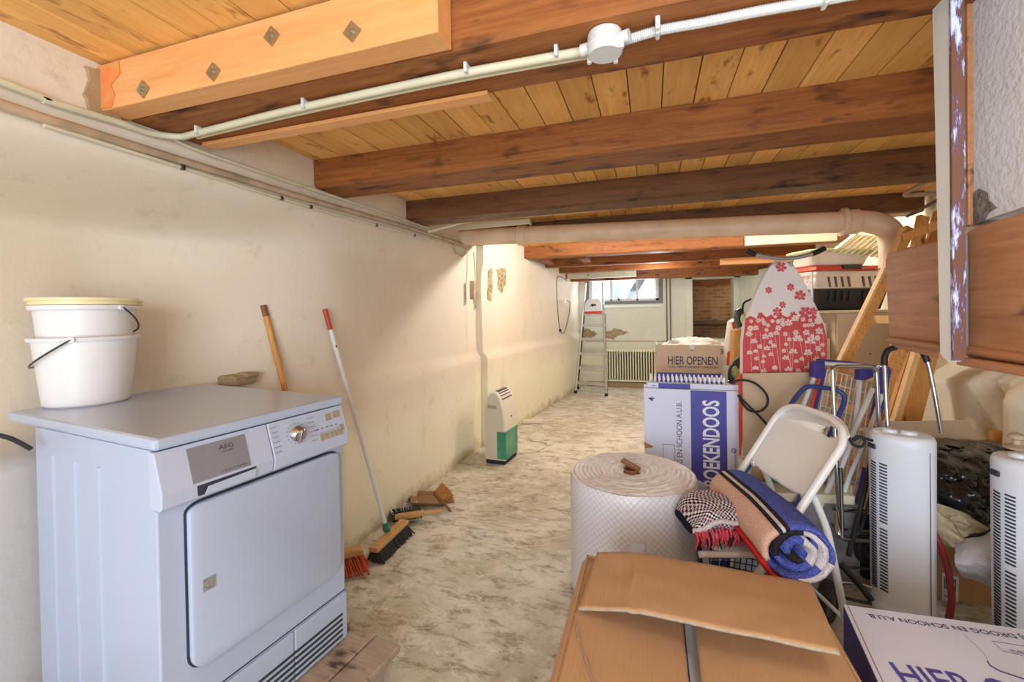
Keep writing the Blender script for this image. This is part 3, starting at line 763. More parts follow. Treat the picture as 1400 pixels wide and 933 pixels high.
# big drain pipe
dp = thing('drain_pipe', 'big cream drain pipe crossing under the ceiling with an elbow at its right end', 'pipe', (0, 0, 0))
a = ony(655, 324, 3.33); b = ony(1150, 304, 3.33); a = b + (a - b) * 1.10
dv = (b - a).normalized()
bm = BM(); cyl(bm, a, b, .068, 28); obj('tube', bm, M['pipe_big'], dp, smooth=True)
bm = BM()
p = a.lerp(b, .21)
for s, r in ((0, .078), (.012, .082), (.09, .080), (.1, .074)): pass
tube(bm, [p, p + dv * .01, p + dv * .03, p + dv * .07, p + dv * .08], .08, 28, radii=[.071, .082, .078, .078, .07]); obj('collar', bm, M['pipe_big'], dp, smooth=True)
bm = BM(); tube(bm, [b - dv * .01, b, b + dv * .02, b + dv * .035, b + dv * .085, b + dv * .10], .08, 28, radii=[.07, .09, .09, .078, .078, .07]); obj('collar', bm, M['pipe_big'], dp, smooth=True)
e0 = b + dv * .08
P = [e0, e0 + dv * .06 + Vector((0, 0, -.003)), e0 + dv * .13 + Vector((0, -.01, -.03)), e0 + dv * .17 + Vector((0, -.02, -.08)), e0 + dv * .18 + Vector((0, -.02, -.16)), e0 + dv * .18 + Vector((0, -.02, -.30))]
bm = BM(); tube(bm, smoothpts(P, 6), .068, 28); obj('elbow', bm, M['pipe_big'], dp, smooth=True)
bm = BM(); q = a.lerp(b, .25); cyl(bm, q + Vector((0, .0, .06)), Vector((q.x, q.y, 1.93)), .008); obj('hanger', bm, M['conduit'], dp)
# pipes at the right below the dark beam
def runpipe(px, d, r, m, label, name='water_pipe', cat='pipe'):
    bm = BM(); tube(bm, corner_path([sp(x, y, dd) for (x, y), dd in zip(px, d)], .03), r, 10)
    return tag(obj(name, bm, m, smooth=True), label, cat)
runpipe([(1340, 205), (1233, 268), (1340, 260)], [2.3, 2.62, 2.3], .013, M['pipe_old'], 'pinkish bent copper water pipe beside the white post', 'copper_pipe')
runpipe([(1340, 243), (1240, 296)], [2.2, 2.6], .009, M['pipe_dark'], 'thin brown pipe slanting above the leaning wooden ladder')
# conduit and switch box in the corner of the left wall
bm = BM(); X = -1.478
sb = thing('corner_switch_box', 'narrow beige box with conduit in the corner of the left wall', 'switch box', (0, 0, 0))
def cr(x, y, off=0): return onx(x, y, -1.44 + off)
cyl(bm, cr(648, 345), cr(650, 384), .007, 10); obj('conduit', bm, M['conduit'], sb, smooth=True)
bm = BM(); a = cr(646, 384); b = cr(653, 410); bx(bm, (a.x - .03, a.y, b.z), (a.x + .012, a.y + .045, a.z), .006); obj('box', bm, M['pipe_old'], sb)
bm = BM(); tube(bm, smoothpts([onx(x, y, -1.40) for x, y in [(656, 412), (657, 470), (659, 540), (660, 612), (660, 617)]], 4), .003, 6)
tag(obj('thin_cable', bm, M['conduit'], smooth=True), 'thin pale cord running down the corner behind the dehumidifier', 'wire')
bm = BM(); tube(bm, corner_path([onx(x, y, -1.478) for x, y in [(619, 332), (622, 345), (632, 351), (637, 346), (637, 336)]], .02), .005, 8)
tag(obj('wall_loop_cable', bm, M['pipe_old'], smooth=True), 'small grey cable loop hanging below the pipes near the corner', 'cable')
# flaked plaster patches on the far left wall
def patch(px, mat_, name, seed, wallf, rough=.25, off=.002, th=.004):
    rnd = random.Random(seed); P = []
    for i in range(len(px)):
        x0, y0 = px[i]; x1, y1 = px[(i + 1) % len(px)]
        for k in range(4):
            s = k / 4; P.append((x0 + (x1 - x0) * s + rnd.uniform(-1, 1) * rough * 8, y0 + (y1 - y0) * s + rnd.uniform(-1, 1) * rough * 8))
    pts = []
    for x, y in P:
        p = onx(x, y, -1.38)
        for _ in range(12): p = onx(x, y, wallf(p.y, p.z))
        pts.append(p + Vector((off, 0, 0)))
    bm = BM(); prism(bm, pts, (-th - .004, 0, 0)); return bm
for i, (px, rg) in enumerate([([(666, 372), (672, 366), (673, 392), (671, 414), (666, 408)], .12), ([(679, 368), (691, 366), (692, 386), (686, 402), (681, 396)], .14), ([(646, 400), (652, 398), (654, 420), (648, 424)], .12)]):
    bm = patch(px, None, 'x', i, wall2_x if i < 2 else wall_x, rg); struct('trim_flaked_plaster_%d' % (i + 1), bm, M['mould'])
bm = BM()
q = [(165, 101), (118, 90), (124, 108), (116, 128), (124, 150), (132, 158), (166, 166)]
rnd = random.Random(3); P = []
for i in range(len(q)):
    x0, y0 = q[i]; x1, y1 = q[(i + 1) % len(q)]
    for k in range(4): P.append(onx(x0 + (x1 - x0) * k / 4 + rnd.uniform(-1.6, 1.6) * (k > 0), y0 + (y1 - y0) * k / 4 + rnd.uniform(-1, 1) * (k > 0), -1.482))
prism(bm, P, (-.02, 0, 0)); struct('trim_cement_patch', bm, M['cement'])
# cable and sockets on the far left wall
kc = thing('wall_cable', 'black cable hanging in a loop on the left wall before the stepladder', 'cable', (0, 0, 0))
bm = BM(); tube(bm, smoothpts([onx(x, y, -1.135 + .0) for x, y in [(775, 384), (763, 378), (761, 395), (763, 430), (766, 452), (771, 455), (777, 435), (779, 415), (775, 411)]], 6), .005, 6); obj('cord', bm, M['rubber'], kc, smooth=True)
bm = BM(); p = onx(766, 452, -1.135); box(bm, (.03, .03, .04), p, None, .006); obj('plug', bm, M['black'], kc)
bm = BM(); p = onx(771, 413, -1.15); box(bm, (.04, .08, .09), p, None, .006); tag(obj('wall_socket', bm, M['cream_pl']), 'cream wall socket beside the hanging black cable', 'socket')

# ================================================================ DRYER
ZT, ZB = .935, .137
a = onz(207, 600, ZT); b = onz(463, 541, ZT)
xd = (b - a); DW = xd.length; ang = math.atan2(xd.y, xd.x)
dry = thing('tumble_dryer', 'white tumble dryer with grey display plate, under the two buckets', 'tumble dryer', (a.x, a.y, ZB), ang)
DH = ZT - ZB; DD = .585
LM = WM[dry.name]
T = .028
bm = BM()
prism(bm, [(.004, .0, 0), (DW - .004, .0, 0), (DW - .004, DD, 0), (.004, DD, 0)], (0, 0, DH - T - .002), .006)
for yy in (.24, .36, .48):
    for xx in (.004, DW - .004): cyl(bm, (xx, yy, .02), (xx, yy, DH - T - .07), .004, 8)
obj('cabinet', bm, M['white_app'], dry)
bm = BM(); bx(bm, (-.004, -.018, DH - T), (DW + .004, DD + .16, DH), .009); obj('top', bm, M['white_app'], dry)
# control fascia: sloping face that leans outwards towards the bottom
zt = DH - T - .003; zm = zt - .093; zb = zt - .128
def fascia(x0, x1, m, name, hole=None):
    bm = BM()
    prof = [(.01, zt), (-.010, zt), (-.040, zm), (-.036, zb + .006), (-.030, zb), (.01, zb)]
    prism(bm, [(x0, y, z) for y, z in prof], (x1 - x0, 0, 0), .003)
    return obj(name, bm, m, dry)
dx = DW * .50
fp = fascia(dx + .001, DW + .002, M['white_panel'], 'control_panel')
dr1 = fascia(-.003, dx - .001, M['white_panel'], 'water_drawer')
def face(x, s, lift=0):   # s = 0 top .. 1 bottom of the sloping face
    y = -.010 + (-.040 + .010) * s; z = zt + (zm - zt) * s
    n = Vector((0, -(zt - zm), -.030)).normalized()
    return Vector((x, y, z)) + n * lift
fx = Vector((1, 0, 0)); fy = (face(0, 0) - face(0, 1)).normalized(); fn_ = Vector((0, -(zt - zm), -.030)).normalized()
def fbox(x0, x1, s0, s1, m, name, par, th=.0015, bev=0):
    bm = BM(); prism(bm, [face(x0, s0, -.001), face(x1, s0, -.001), face(x1, s1, -.001), face(x0, s1, -.001)], fn_ * (th + .001), bev)
    return obj(name, bm, m, par)
fbox(DW * .115, DW * .375, .10, .93, M['grey_plate'], 'display_plate', dr1, .002)
# handle recess under the plate
bm = BM(); prism(bm, [(DW * .13, -.0405, zm - .001), (DW * .40, -.0405, zm - .001), (DW * .395, -.0395, zb + .009), (DW * .135, -.0395, zb + .009)], (0, .002, 0)); obj('handle_recess', bm, M['gap'], dr1)
bm = BM(); prism(bm, [(DW * .175, -.0435, zm - .009), (DW * .40, -.0435, zm - .006), (DW * .395, -.0415, zb + .007), (DW * .16, -.0415, zb + .007)], (0, .003, 0), .001); obj('handle_lip', bm, M['white_panel'], dr1)
def ftext(s, x, sv, h, m, par, w=None):
    o = LM @ face(x, sv, .0022); X = LM.to_3x3() @ fx; Y = LM.to_3x3() @ fy
    return text(par, s, o, X, Y, h, m, w)
ftext('AEG', DW * .245, .32, .011, M['ink_black'], dr1, .036)
ftext('LAVATHERM', DW * .255, .40, .004, M['ink_black'], dr1, .028)
ftext('L A V A T H E R M', DW * .24, .87, .0045, M['ink_black'], dr1, .062)
# knob
kp = face(DW * .655, .48, 0); bm = BM()
rotm = fn_.to_track_quat('Z', 'Y').to_matrix().to_4x4()
lathe(bm, [(0, .0), (.024, .0), (.023, .006), (.020, .016), (.018, .018), (0, .018)], 28); box(bm, (.008, .040, .010), (0, 0, .021), None, .003)
bm.transform(Matrix.Translation(kp) @ rotm); obj('knob', bm, M['chrome'], fp, smooth=True)
bm = BM(); 
for i in range(16):
    an = 2 * PI * i / 16; c0 = kp + fx * math.cos(an) * .031 + fy * math.sin(an) * .029 + fn_ * .001
    box(bm, (.004, .001, .0012), c0)
r = obj('dial_marks', bm, M['ink_black'], fp)
names = ['EXTRA DRY', 'STRONG DRY', 'CUPBOARD', 'IRON DRY', 'MANGLE', 'SYNTHETICS', 'MIX TIME']
for side in (0, 1):
    for i in range(6):
        s = .1 + .14 * i
        ftext(names[(i + side * 3) % 7], DW * (.51 if side == 0 else .735), s + .05, .0032, M['ink_black'], fp, .020 if side == 0 else .024)
fbox(DW * .862, DW * .902, .16, .36, M['taupe'], 'display_button', fp, .003)
fbox(DW * .918, DW * .968, .14, .34, M['taupe'], 'display_window', fp, .002)
for i in range(5):
    x = DW * (.795 + .034 * i); fbox(x, x + DW * .028, .74 - .0 * i, .92, M['taupe'], 'option_button', fp, .003, .0008)
fbox(DW * .968 - .012, DW * .968 + .004, .62, .80, M['taupe'], 'start_button', fp, .003, .0008)
bm = BM()
for i in range(5): 
    c0 = face(DW * (.79 + .034 * i), .56, .001); box(bm, (.008, .001, .002), c0)
obj('indicator_marks', bm, M['ink_black'], fp)
for i, s in enumerate(('DELICATE', 'LOW TEMP', 'BUZZER', 'TIME')): ftext(s, DW * (.795 + .04 * i), .70, .0028, M['ink_black'], fp, .015)
# front panel under the fascia
bm = BM(); bx(bm, (.0, -.012, .0), (DW, .001, zb - .002), .004); obj('front_panel', bm, M['white_app'], dry)
# door
def rrect(x0, x1, z0, z1, r, n=6, y=0):
    P = []
    for cx, cz, a0 in ((x1 - r, z1 - r * .5, 0), (x0 + r, z1 - r * .5, 90), (x0 + r, z0 + r, 180), (x1 - r, z0 + r, 270)):
        rz = r * .5 if a0 < 180 else r
        for k in range(n + 1):
            an = rad(a0 + 90 * k / n); P.append((cx + r * math.cos(an), y, cz + rz * math.sin(an)))
    return P
dz0, dz1 = .235, zb - .012
bm = BM(); prism(bm, rrect(DW * .100, DW * .952, dz0 - .004, dz1 + .004, .042, y=-.0125), (0, -.0012, 0)); obj('door_gap', bm, M['gap'], dry)
door = None
bm = BM(); prism(bm, rrect(DW * .106, DW * .946, dz0, dz1, .040, y=-.012), (0, -.020, 0), .007); door = obj('door', bm, M['white_app'], dry, smooth=True)
bm = BM(); bx(bm, (DW * .150, -.0335, .415), (DW * .205, -.0315, .445), .0008); lb = obj('sticker', bm, mat('foil_sticker', (196, 200, 206), .3, .5, var=.5, vscale=200), door)
# kick plate and grille
kz = .155
bm = BM(); bx(bm, (.003, -.0125, kz), (DW - .003, -.0135, kz + .003)); obj('seam', bm, M['gap'], dry)
bm = BM(); bx(bm, (.003, -.022, .004), (DW * .62, -.011, kz - .003), .005); obj('plinth_cover', bm, M['white_app'], dry)
bm = BM(); bx(bm, (DW * .62 + .001, -.022, .004), (DW - .003, -.011, kz - .003), .005); g = obj('plinth_flap', bm, M['white_app'], dry)
bm = BM()
for i in range(5): bx(bm, (DW * .36, -.0235, .018 + .017 * i), (DW * .955, -.0215, .026 + .017 * i), .0008)
obj('vent_slots', bm, M['gap'], g)
# plank platform
def lloc(x, y, z): return LM @ Vector((x, y, z - 0))
pl = thing('plank_platform', 'low platform of grey weathered planks under the tumble dryer', 'platform', (a.x, a.y, 0), ang)
for (y0, y1, x1, z1) in ((-.095, .0, DW + .055, ZB - .003), (-.20, -.10, DW + .045, ZB - .006), (.02, .2, DW + .05, ZB - .003), (.22, .4, DW + .05, ZB - .003), (.42, .58, DW + .05, ZB - .003)):
    bm = BM(); bx(bm, (-.25, y0, z1 - .024), (x1, y1, z1), .004); obj('plank', bm, M['pallet'], pl)
for x in (-.15, DW - .06):
    bm = BM(); bx(bm, (x, -.16, 0), (x + .07, .58, ZB - .031), .003); obj('bearer', bm, M['pallet'], pl)
bm = BM(); tube(bm, smoothpts([onx(-10, 594, -1.62), onx(15, 600, -1.60), onx(42, 614, -1.56)], 5), .006, 8)
tag(obj('mains_cable', bm, M['rubber'], smooth=True), 'black mains cable entering behind the tumble dryer at the left', 'cable')
# lump of mortar on the wall behind the dryer
bm = BM()
p = onx(325, 517, -1.70); box(bm, (.10, .11, .04), p + Vector((.0, 0, -.005)), None, .008, 2)
box(bm, (.07, .06, .02), p + Vector((.03, .02, .012)), None, .006)
struct('trim_wall_lump', bm, M['cement'])

# ================================================================ BUCKETS
c0 = onz(121, 550, ZT + .001)
dep = (c0 - EYEV).dot(R @ Vector((0, 0, -1)))
zz = lambda y: 1.2 - (y - 441) / 595 * dep
kx_ = dep / 595
def bucket(name, label, z0, z1, r0, r1, rimh, m, handle_angle, hang):
    t = thing(name, label, 'bucket', (c0.x, c0.y, z0), 0, None)
    h = z1 - z0; bm = BM()
    lathe(bm, [(0, 0), (r0 - .006, 0), (r0, .006), (r1, h - .012), (r1, h), (r1 - .004, h), (r1 - .006, h - .012), (r0 - .004, .008), (0, .006)], 44); obj('body', bm, m, t, smooth=True)
    bm = BM(); lathe(bm, [(r1, h - rimh), (r1 + .006, h - rimh), (r1 + .010, h - rimh + .004), (r1 + .011, h - .003), (r1 + .006, h), (r1, h)], 44); obj('rim', bm, m, t, smooth=True)
    for s in (0, 1):
        an = handle_angle + PI * s; bm = BM()
        q = Vector((math.cos(an), math.sin(an), 0)); cyl(bm, q * (r1 + .006) + Vector((0, 0, h - rimh * .5)), q * (r1 + .018) + Vector((0, 0, h - rimh * .5)), .008, 12); obj('handle_lug', bm, m, t, smooth=True)
    # wire handle hanging to one side
    P = []
    A = Vector((math.cos(handle_angle), math.sin(handle_angle), 0)); B = Vector((-A.y, A.x, 0)) * hang
    for k in range(17):
        th = PI * k / 16
        P.append(A * math.cos(th) * (r1 + .017) + B * math.sin(th) * (r1 + .022) * .86 + Vector((0, 0, h - rimh * .5 - math.sin(th) * .085)))
    bm = BM(); tube(bm, P, .0028, 8); obj('handle', bm, M['steel_dark'], t, smooth=True)
    return t
zr1, zr2, zl = zz(463), zz(421), zz(409)
r0 = 58 * kx_ * .76; r1 = 69 * kx_ * .76
vdir = math.atan2(c0.y, c0.x)        # direction from the camera
bucket('bucket', 'lower white plastic bucket standing on the tumble dryer', ZT + .0005, zr1, r0, r1, .014, M['bucket'], vdir + PI - rad(14), -1)
bucket('bucket', 'upper white bucket nested in the lower one, under the yellowed lid', ZT + .03, zr2, r0 * .94, r1 * .96, .018, M['bucket'], vdir + PI + rad(38), 1)
t = thing('paint_bucket_lid', 'yellowed round lid on the upper white bucket', 'lid', (c0.x, c0.y, zr2))
h = .020
bm = BM(); lathe(bm, [(0, .002), (r1 * .98, .002), (r1 * .99 + .002, 0), (r1 + .004, .0), (r1 + .004, h * .5), (r1 + .010, h * .55), (r1 + .010, h), (r1 * .94, h), (r1 * .92, h * .7), (0, h * .7)], 44); obj('disc', bm, M['bucket_lid'], t, smooth=True)
bm = BM(); an = vdir + rad(105) + PI; q = Vector((math.cos(an), math.sin(an), 0)); box(bm, (.03, .05, .02), q * (r1 + .004) + Vector((0, 0, h * .4)), (0, 0, an), .004); obj('tab', bm, M['bucket_lid'], t)

# ================================================================ BROOMS
hb = onz(484, 772, .035)
br = thing('broom', 'broom with bare wooden handle and orange bristles, half hidden behind the dryer', 'broom', (0, 0, 0))
top = onx(360, 418, -1.67); bot = hb + Vector((-.10, -.06, .07))
bm = BM(); d_ = (bot - top).normalized(); tube(bm, [top, top + d_ * .004, bot], .0125, 14, radii=[.008, .0125, .0125]); obj('handle', bm, M['pine'], br, smooth=True)
bm = BM(); cyl(bm, top - d_ * .001, top + d_ * .05, .0129, 14); obj('handle_tip', bm, M['wood_brush_dark'], br, smooth=True)
hx = Vector((.75, .66, 0)).normalized(); hc = hb + Vector((-.075, -.05, .055))
bm = BM(); box(bm, (.26, .055, .03), hc, (0, 0, math.atan2(hx.y, hx.x)), .008); obj('head', bm, M['wood_brush'], br)
bm = BM(); rnd = random.Random(1)
side = Vector((-hx.y, hx.x, 0))
for i in range(26):
    for j in range(4):
        p = hc + hx * (-.12 + .24 * i / 25) + side * (-.022 + .044 * j / 3) + Vector((0, 0, -.012))
        q = p + hx * (.05 * (i / 25 - .35) + rnd.uniform(-.008, .008)) + side * (-.025 + .02 * (j - 1.5) + rnd.uniform(-.006, .006)); q.z = .006 + rnd.uniform(0, .012)
        tube(bm, [p, q], .0038, 5, radii=[.003, .0048])
o = obj('bristles', bm, M['orange'], br); o['kind'] = 'stuff'
br = thing('broom', 'broom with red tipped white handle, green joint and wide dark bristle head', 'broom', (0, 0, 0))
h0 = onz(513, 748, .075); h1 = onz(551, 713, .075)
mid = onz(528, 721, .10); top = onx(444, 423, -1.535)
d_ = (mid - top).normalized(); L = (mid - top).length
bm = BM(); cyl(bm, top + d_ * .10, top + d_ * (L - .02), .0105, 14); obj('handle', bm, M['white_tube'], br, smooth=True)
bm = BM(); tube(bm, [top, top + d_ * .004, top + d_ * .105], .0125, 14, radii=[.009, .0125, .0118]); obj('grip', bm, M['redhandle'], br, smooth=True)
bm = BM(); ellipsoid(bm, top + d_ * .19 + Vector((.009, -.003, 0)), (.004, .004, .007), 8, 6); obj('hanging_hole', bm, M['black'], br)
bm = BM(); ellipsoid(bm, mid + d_ * .01, (.021, .021, .019), 16, 10); cyl(bm, mid - d_ * .025, mid, .015, 14, .017); obj('joint', bm, M['green'], br, smooth=True)
hx = (h1 - h0); hx.z = 0; hl = hx.length; hx.normalize(); side = Vector((-hx.y, hx.x, 0)); hc = (h0 + h1) / 2
bm = BM(); box(bm, (hl + .04, .055, .022), hc + Vector((0, 0, -.008)), (0, 0, math.atan2(hx.y, hx.x)), .006); obj('head', bm, M['wood_brush'], br)
bm = BM(); rnd = random.Random(2)
for i in range(44):
    for j in range(6):
        p = hc + hx * ((-.5 + i / 43) * hl) + side * (-.022 + .044 * j / 5) + Vector((0, 0, -.018))
        q = p + hx * ((i / 43 - .5) * .03 + rnd.uniform(-.004, .004)) + side * (.016 * (j - 2.5) / 2 + rnd.uniform(-.006, .006) - .01); q.z = .003 + rnd.uniform(0, .008)
        tube(bm, [p, q], .0035, 5, radii=[.0032, .0042])
o = obj('bristles', bm, M['bristle'], br); o['kind'] = 'stuff'

# dustpans and hand brushes beside the wall
def pan(label, c, ang, m, w=.20, l=.21, tilt=0):
    t = thing('dustpan', label, 'dustpan', (c.x, c.y, .002), ang)
    def f(u, v):
        x = (u - .5) * w * (1 - .12 * v); y = (v - .5) * l
        e = max(0, abs(u - .5) * 2 - .82) / .18; bk = max(0, v - .86) / .14
        return Vector((x, y, .002 + .014 * v * .4 + .035 * max(e * (.3 + .7 * v), bk)))
    bm = BM(); g = grid(bm, f, 24, 18)
    o = obj('scoop', bm, m, t, smooth=True, mods=[('SOLIDIFY', dict(thickness=.003, offset=1))])
    bm = BM(); tube(bm, smoothpts([(0, l * .5 - .008, .03), (0, l * .5 + .05, .026), (0, l * .5 + .12, .018)], 4), .012, 10, flat=.8); obj('handle', bm, m, t, smooth=True)
    return t
pan('tan brown dustpan on the floor by the left wall, under the golden hand brush', onz(585, 686, 0), rad(120), M['dustpan'])
pan('light grey dustpan on the floor beside the pale wooden brush', onz(555, 702, 0), rad(138), M['dustgrey'], .17, .2)
def hbrush(label, c0, c1, z, wm, bmr, updir, nb=24, bl=.05, w=.03):
    t = thing('hand_brush', label, 'hand brush', (0, 0, 0))
    ax = (c1 - c0); L = ax.length; ax.normalize(); up = Vector(updir); up = (up - ax * up.dot(ax)).normalized(); sd = ax.cross(up)
    P = [c0, c0 + ax * L * .08, c0 + ax * L * .5, c0 + ax * L * .6, c0 + ax * L * .72, c0 + ax * L * .92, c1]
    bm = BM(); tube(bm, P, .02, 14, radii=[.014, .019, .019, .012, .0085, .012, .007], flat=.75, ref=sd); obj('wooden_back', bm, wm, t, smooth=True)
    bm = BM(); rnd = random.Random(nb)
    for i in range(nb):
        for j in range(5):
            p = c0 + ax * (L * (.02 + .50 * i / (nb - 1))) + sd * (-.014 + .007 * j) + up * .006
            q = p + up * (bl + rnd.uniform(-.005, .003)) + sd * (.010 * (j - 2)) + ax * ((i / nb - .5) * .035 + rnd.uniform(-.004, .004))
            tube(bm, [p, q], .003, 4, radii=[.0028, .0036])
    o = obj('bristles', bm, bmr, t); o['kind'] = 'stuff'
    return t
hbrush('pale wooden hand brush with dark bristles lying by the left wall', onz(540, 708, .055), onz(605, 698, .05), 0, M['wood_brush'], M['bristle'], (-.75, .45, -.18))
hbrush('brown hand brush with golden bristles lying on the tan dustpan', onz(594, 674, .075), onz(616, 699, .05), 0, M['wood_brush_dark'], M['bristle_tan'], (.75, .35, .15), 24, .062)

# ================================================================ DEHUMIDIFIER
dh = thing('dehumidifier', 'cream portable dehumidifier with green water tank standing by the left wall', 'dehumidifier', (-1.285, 3.235, 0), rad(-4))
W_, D_, HH = .185, .275, .575
prof = [(0.01, .03), (0.0, .06), (.0, .40), (.012, .48), (.03, .53), (.055, .562), (.085, .575), (.115, .565), (.142, .53), (.162, .47), (.176, .40), (.184, .32), (.186, .25), (.186, .05), (.176, .03)]
bm = BM(); prism(bm, [(x, .0, z) for x, z in prof], (0, D_, 0), .012); obj('shell', bm, M['dehum'], dh, smooth=True)
bm = BM(); prism(bm, [(x * .86 + .010, -.003, z * .95 + .012) for x, z in prof], (0, .004, 0), .001); sp_ = obj('side_panel', bm, M['dehum_side'], dh)
bm = BM(); box(bm, (.075, .004, .024), (.075, -.004, .455), None, .006); obj('grip_recess', bm, M['cement'], sp_)
bm = BM(); prism(bm, [(x, -.006, z) for x, z in [(.115, .045), (.1925, .045), (.1925, .262), (.115, .262)]], (0, D_ - .02, 0), .004); obj('water_tank', bm, M['tank'], dh)
bm = BM()
for i in range(7):
    for j in range(5):
        u = j / 4; x0_, z0_ = .098 + .052 * u, .575 - .055 * u * u - .008 * u
        box(bm, (.010, .020, .004), (x0_, .045 + .03 * i, z0_), (0, rad(12 + 45 * u), 0), .001)
obj('air_grille', bm, M['gap'], dh)
bm = BM(); bx(bm, (.012, .005, 0), (.175, D_ - .005, .032), .004); obj('foot', bm, M['rubber'], dh)
bm = BM(); box(bm, (.002, .03, .008), (.182, .14, .36), (0, .1, 0)); obj('badge', bm, M['ink_black'], dh)
# extension lead
es = thing('extension_block', 'cream socket block lying on the floor beyond the dehumidifier', 'socket block', tuple(onz(725, 579, .0)), rad(20))
bm = BM(); bx(bm, (-.13, -.035, 0), (.13, .035, .045), .01); obj('block', bm, M['cream_pl'], es)
bm = BM()
bm.free()
for i in range(3): bm = BM(); cyl(bm, (-.08 + .07 * i, 0, .044), (-.08 + .07 * i, 0, .0465), .02, 14); obj('outlet', bm, M['dehum_side'], es)
bm = BM(); tube(bm, smoothpts([onz(x, y, .005) for x, y in [(709, 620), (735, 617), (748, 607), (728, 603), (724, 598), (727, 592), (743, 586), (737, 582)]], 6), .004, 6)
tag(obj('extension_lead', bm, M['conduit'], smooth=True), 'pale cord snaking on the floor from the dehumidifier', 'cord')

# ================================================================ STEPLADDER (far end)
sl = thing('stepladder', 'aluminium stepladder standing under the window at the far end', 'stepladder', (0, 0, 0))
FL, FR = onz(787, 537, .01), onz(829, 541, .01)
TL, TR = ony(800.5, 384, 6.80), ony(823.5, 384, 6.80)
TR.z = TL.z = min(TL.z, 1.64)
for A, B in ((FL, TL), (FR, TR)):
    bm = BM(); tube(bm, [A, B], .017, 8, flat=1.6); obj('rail', bm, M['alu'], sl)
for t_ in (.085, .215, .345, .475, .60):
    A, B = FL.lerp(TL, t_), FR.lerp(TR, t_)
    bm = BM(); c_ = (A + B) / 2; d_ = B - A; box(bm, (d_.length + .02, .09, .038), c_ + Vector((0, .035, 0)), (0, 0, math.atan2(d_.y, d_.x)), .004); obj('step', bm, M['alu'], sl)
A, B = FL.lerp(TL, .70), FR.lerp(TR, .70); c_ = (A + B) / 2; d_ = B - A
bm = BM(); box(bm, (d_.length + .02, .20, .025), c_ + Vector((0, .09, 0)), (0, 0, math.atan2(d_.y, d_.x)), .004); obj('platform', bm, M['alu'], sl)
RLt, RRt = A + Vector((0, .16, 0)), B + Vector((0, .16, 0)); RLb, RRb = onz(790, 531.5, .01), onz(829, 534.5, .01)
for A2, B2 in ((RLb, RLt), (RRb, RRt)):
    bm = BM(); tube(bm, [A2, B2], .012, 8); obj('rear_leg', bm, M['steel_dark'], sl)
bm = BM(); cyl(bm, RLb.lerp(RLt, .3), RRb.lerp(RRt, .3), .008, 8); obj('brace', bm, M['alu'], sl)
for P in (FL, FR, RLb, RRb):
    bm = BM(); box(bm, (.045, .05, .04), (P.x, P.y, .021), None, .006); obj('rubber_foot', bm, M['rubber'], sl)
pz = c_ + Vector((0, .07, .014))
wr = math.atan2(d_.y, d_.x)
bg_ = thing('paint_bag', 'white bag with red lower band on the stepladder platform', 'bag', tuple(pz), wr)
bm = BM(); prism(bm, [(-.13, -.05, 0), (.13, -.05, 0), (.125, -.04, .17), (.09, -.03, .225), (-.08, -.03, .22), (-.12, -.04, .17)], (0, .09, 0), .012); obj('sack', bm, M['white_frame'], bg_, smooth=True)
bm = BM(); prism(bm, [(-.133, -.056, 0.001), (.133, -.056, .001), (.131, -.054, .04), (-.131, -.054, .032)], (0, .10, 0), .004); obj('red_band', bm, M['red'], bg_)
bm = BM(); prism(bm, [(-.05, -.052, .11), (-.01, -.052, .15), (.05, -.050, .14), (.06, -.050, .115), (.03, -.051, .125), (.0, -.052, .105), (-.02, -.052, .12)], (0, -.002, 0)); obj('print', bm, M['ink_black'], bg_)
# ================================================================ BOXES
def guv(bm, fn, nu, nv, su=1, sv=1, closeu=False):
    uvl = bm.loops.layers.uv.verify()
    vs = [[bm.verts.new(fn(i / nu, j / nv)) for j in range(nv + 1)] for i in range(nu + (0 if closeu else 1))]
    for i in range(nu):
        for j in range(nv):
            i2 = (i + 1) % len(vs)
            f = bm.faces.new((vs[i][j], vs[i2][j], vs[i2][j + 1], vs[i][j + 1]))
            for l, (a, b) in zip(f.loops, ((i, j), (i + 1, j), (i + 1, j + 1), (i, j + 1))): l[uvl].uv = (a / nu * su, b / nv * sv)
    return vs
def frame(o, xdir):
    """4x4 from origin and horizontal x direction"""
    X = Vector((xdir[0], xdir[1], 0)).normalized(); return Matrix.Translation(o) @ Matrix(((X.x, -X.y, 0, 0), (X.y, X.x, 0, 0), (0, 0, 1, 0), (0, 0, 0, 1)))
# ---- bubble wrap roll
RC = Vector((-.088, 1.945, 0)); RR = .268; RH = .50
bw = thing('bubble_wrap_roll', 'big upright roll of clear bubble wrap on the floor behind the open carton', 'roll', tuple(RC))
def rr(an, z):
    return RR * (1 + .012 * noise.noise(Vector((math.cos(an) * 2, math.sin(an) * 2, z * 3))) + .006 * math.sin(an * 3 + z * 4)) * (1 - .03 * max(0, (z - .46) / .04) ** 2 - .02 * max(0, (.03 - z) / .03) ** 2)
bm = BM(); guv(bm, lambda u, v: Vector((math.cos(2 * PI * u) * rr(2 * PI * u, RH * v), math.sin(2 * PI * u) * rr(2 * PI * u, RH * v), RH * v)), 96, 30, 1.68, .5, True)
o = obj('outer_wrap', bm, M['bubble'], bw, smooth=True)
bm = BM()
def topf(u, v):
    an = 2 * PI * u; r = .035 + (rr(an, RH) - .035) * v
    z = RH + .0028 * math.sin(r * 330 + an) * (1 if .02 < v < .98 else 0) + .028 * math.sin(PI * v) ** 1.0 * (.6 + .4 * math.sin(an + 1)) + .006 * noise.noise(Vector((math.cos(an) * r * 30, math.sin(an) * r * 30, 0)))
    return Vector((math.cos(an) * r, math.sin(an) * r, z))
guv(bm, topf, 120, 60, 1.68, .25, True); obj('wound_end', bm, M['bubble_top'], bw, smooth=True)
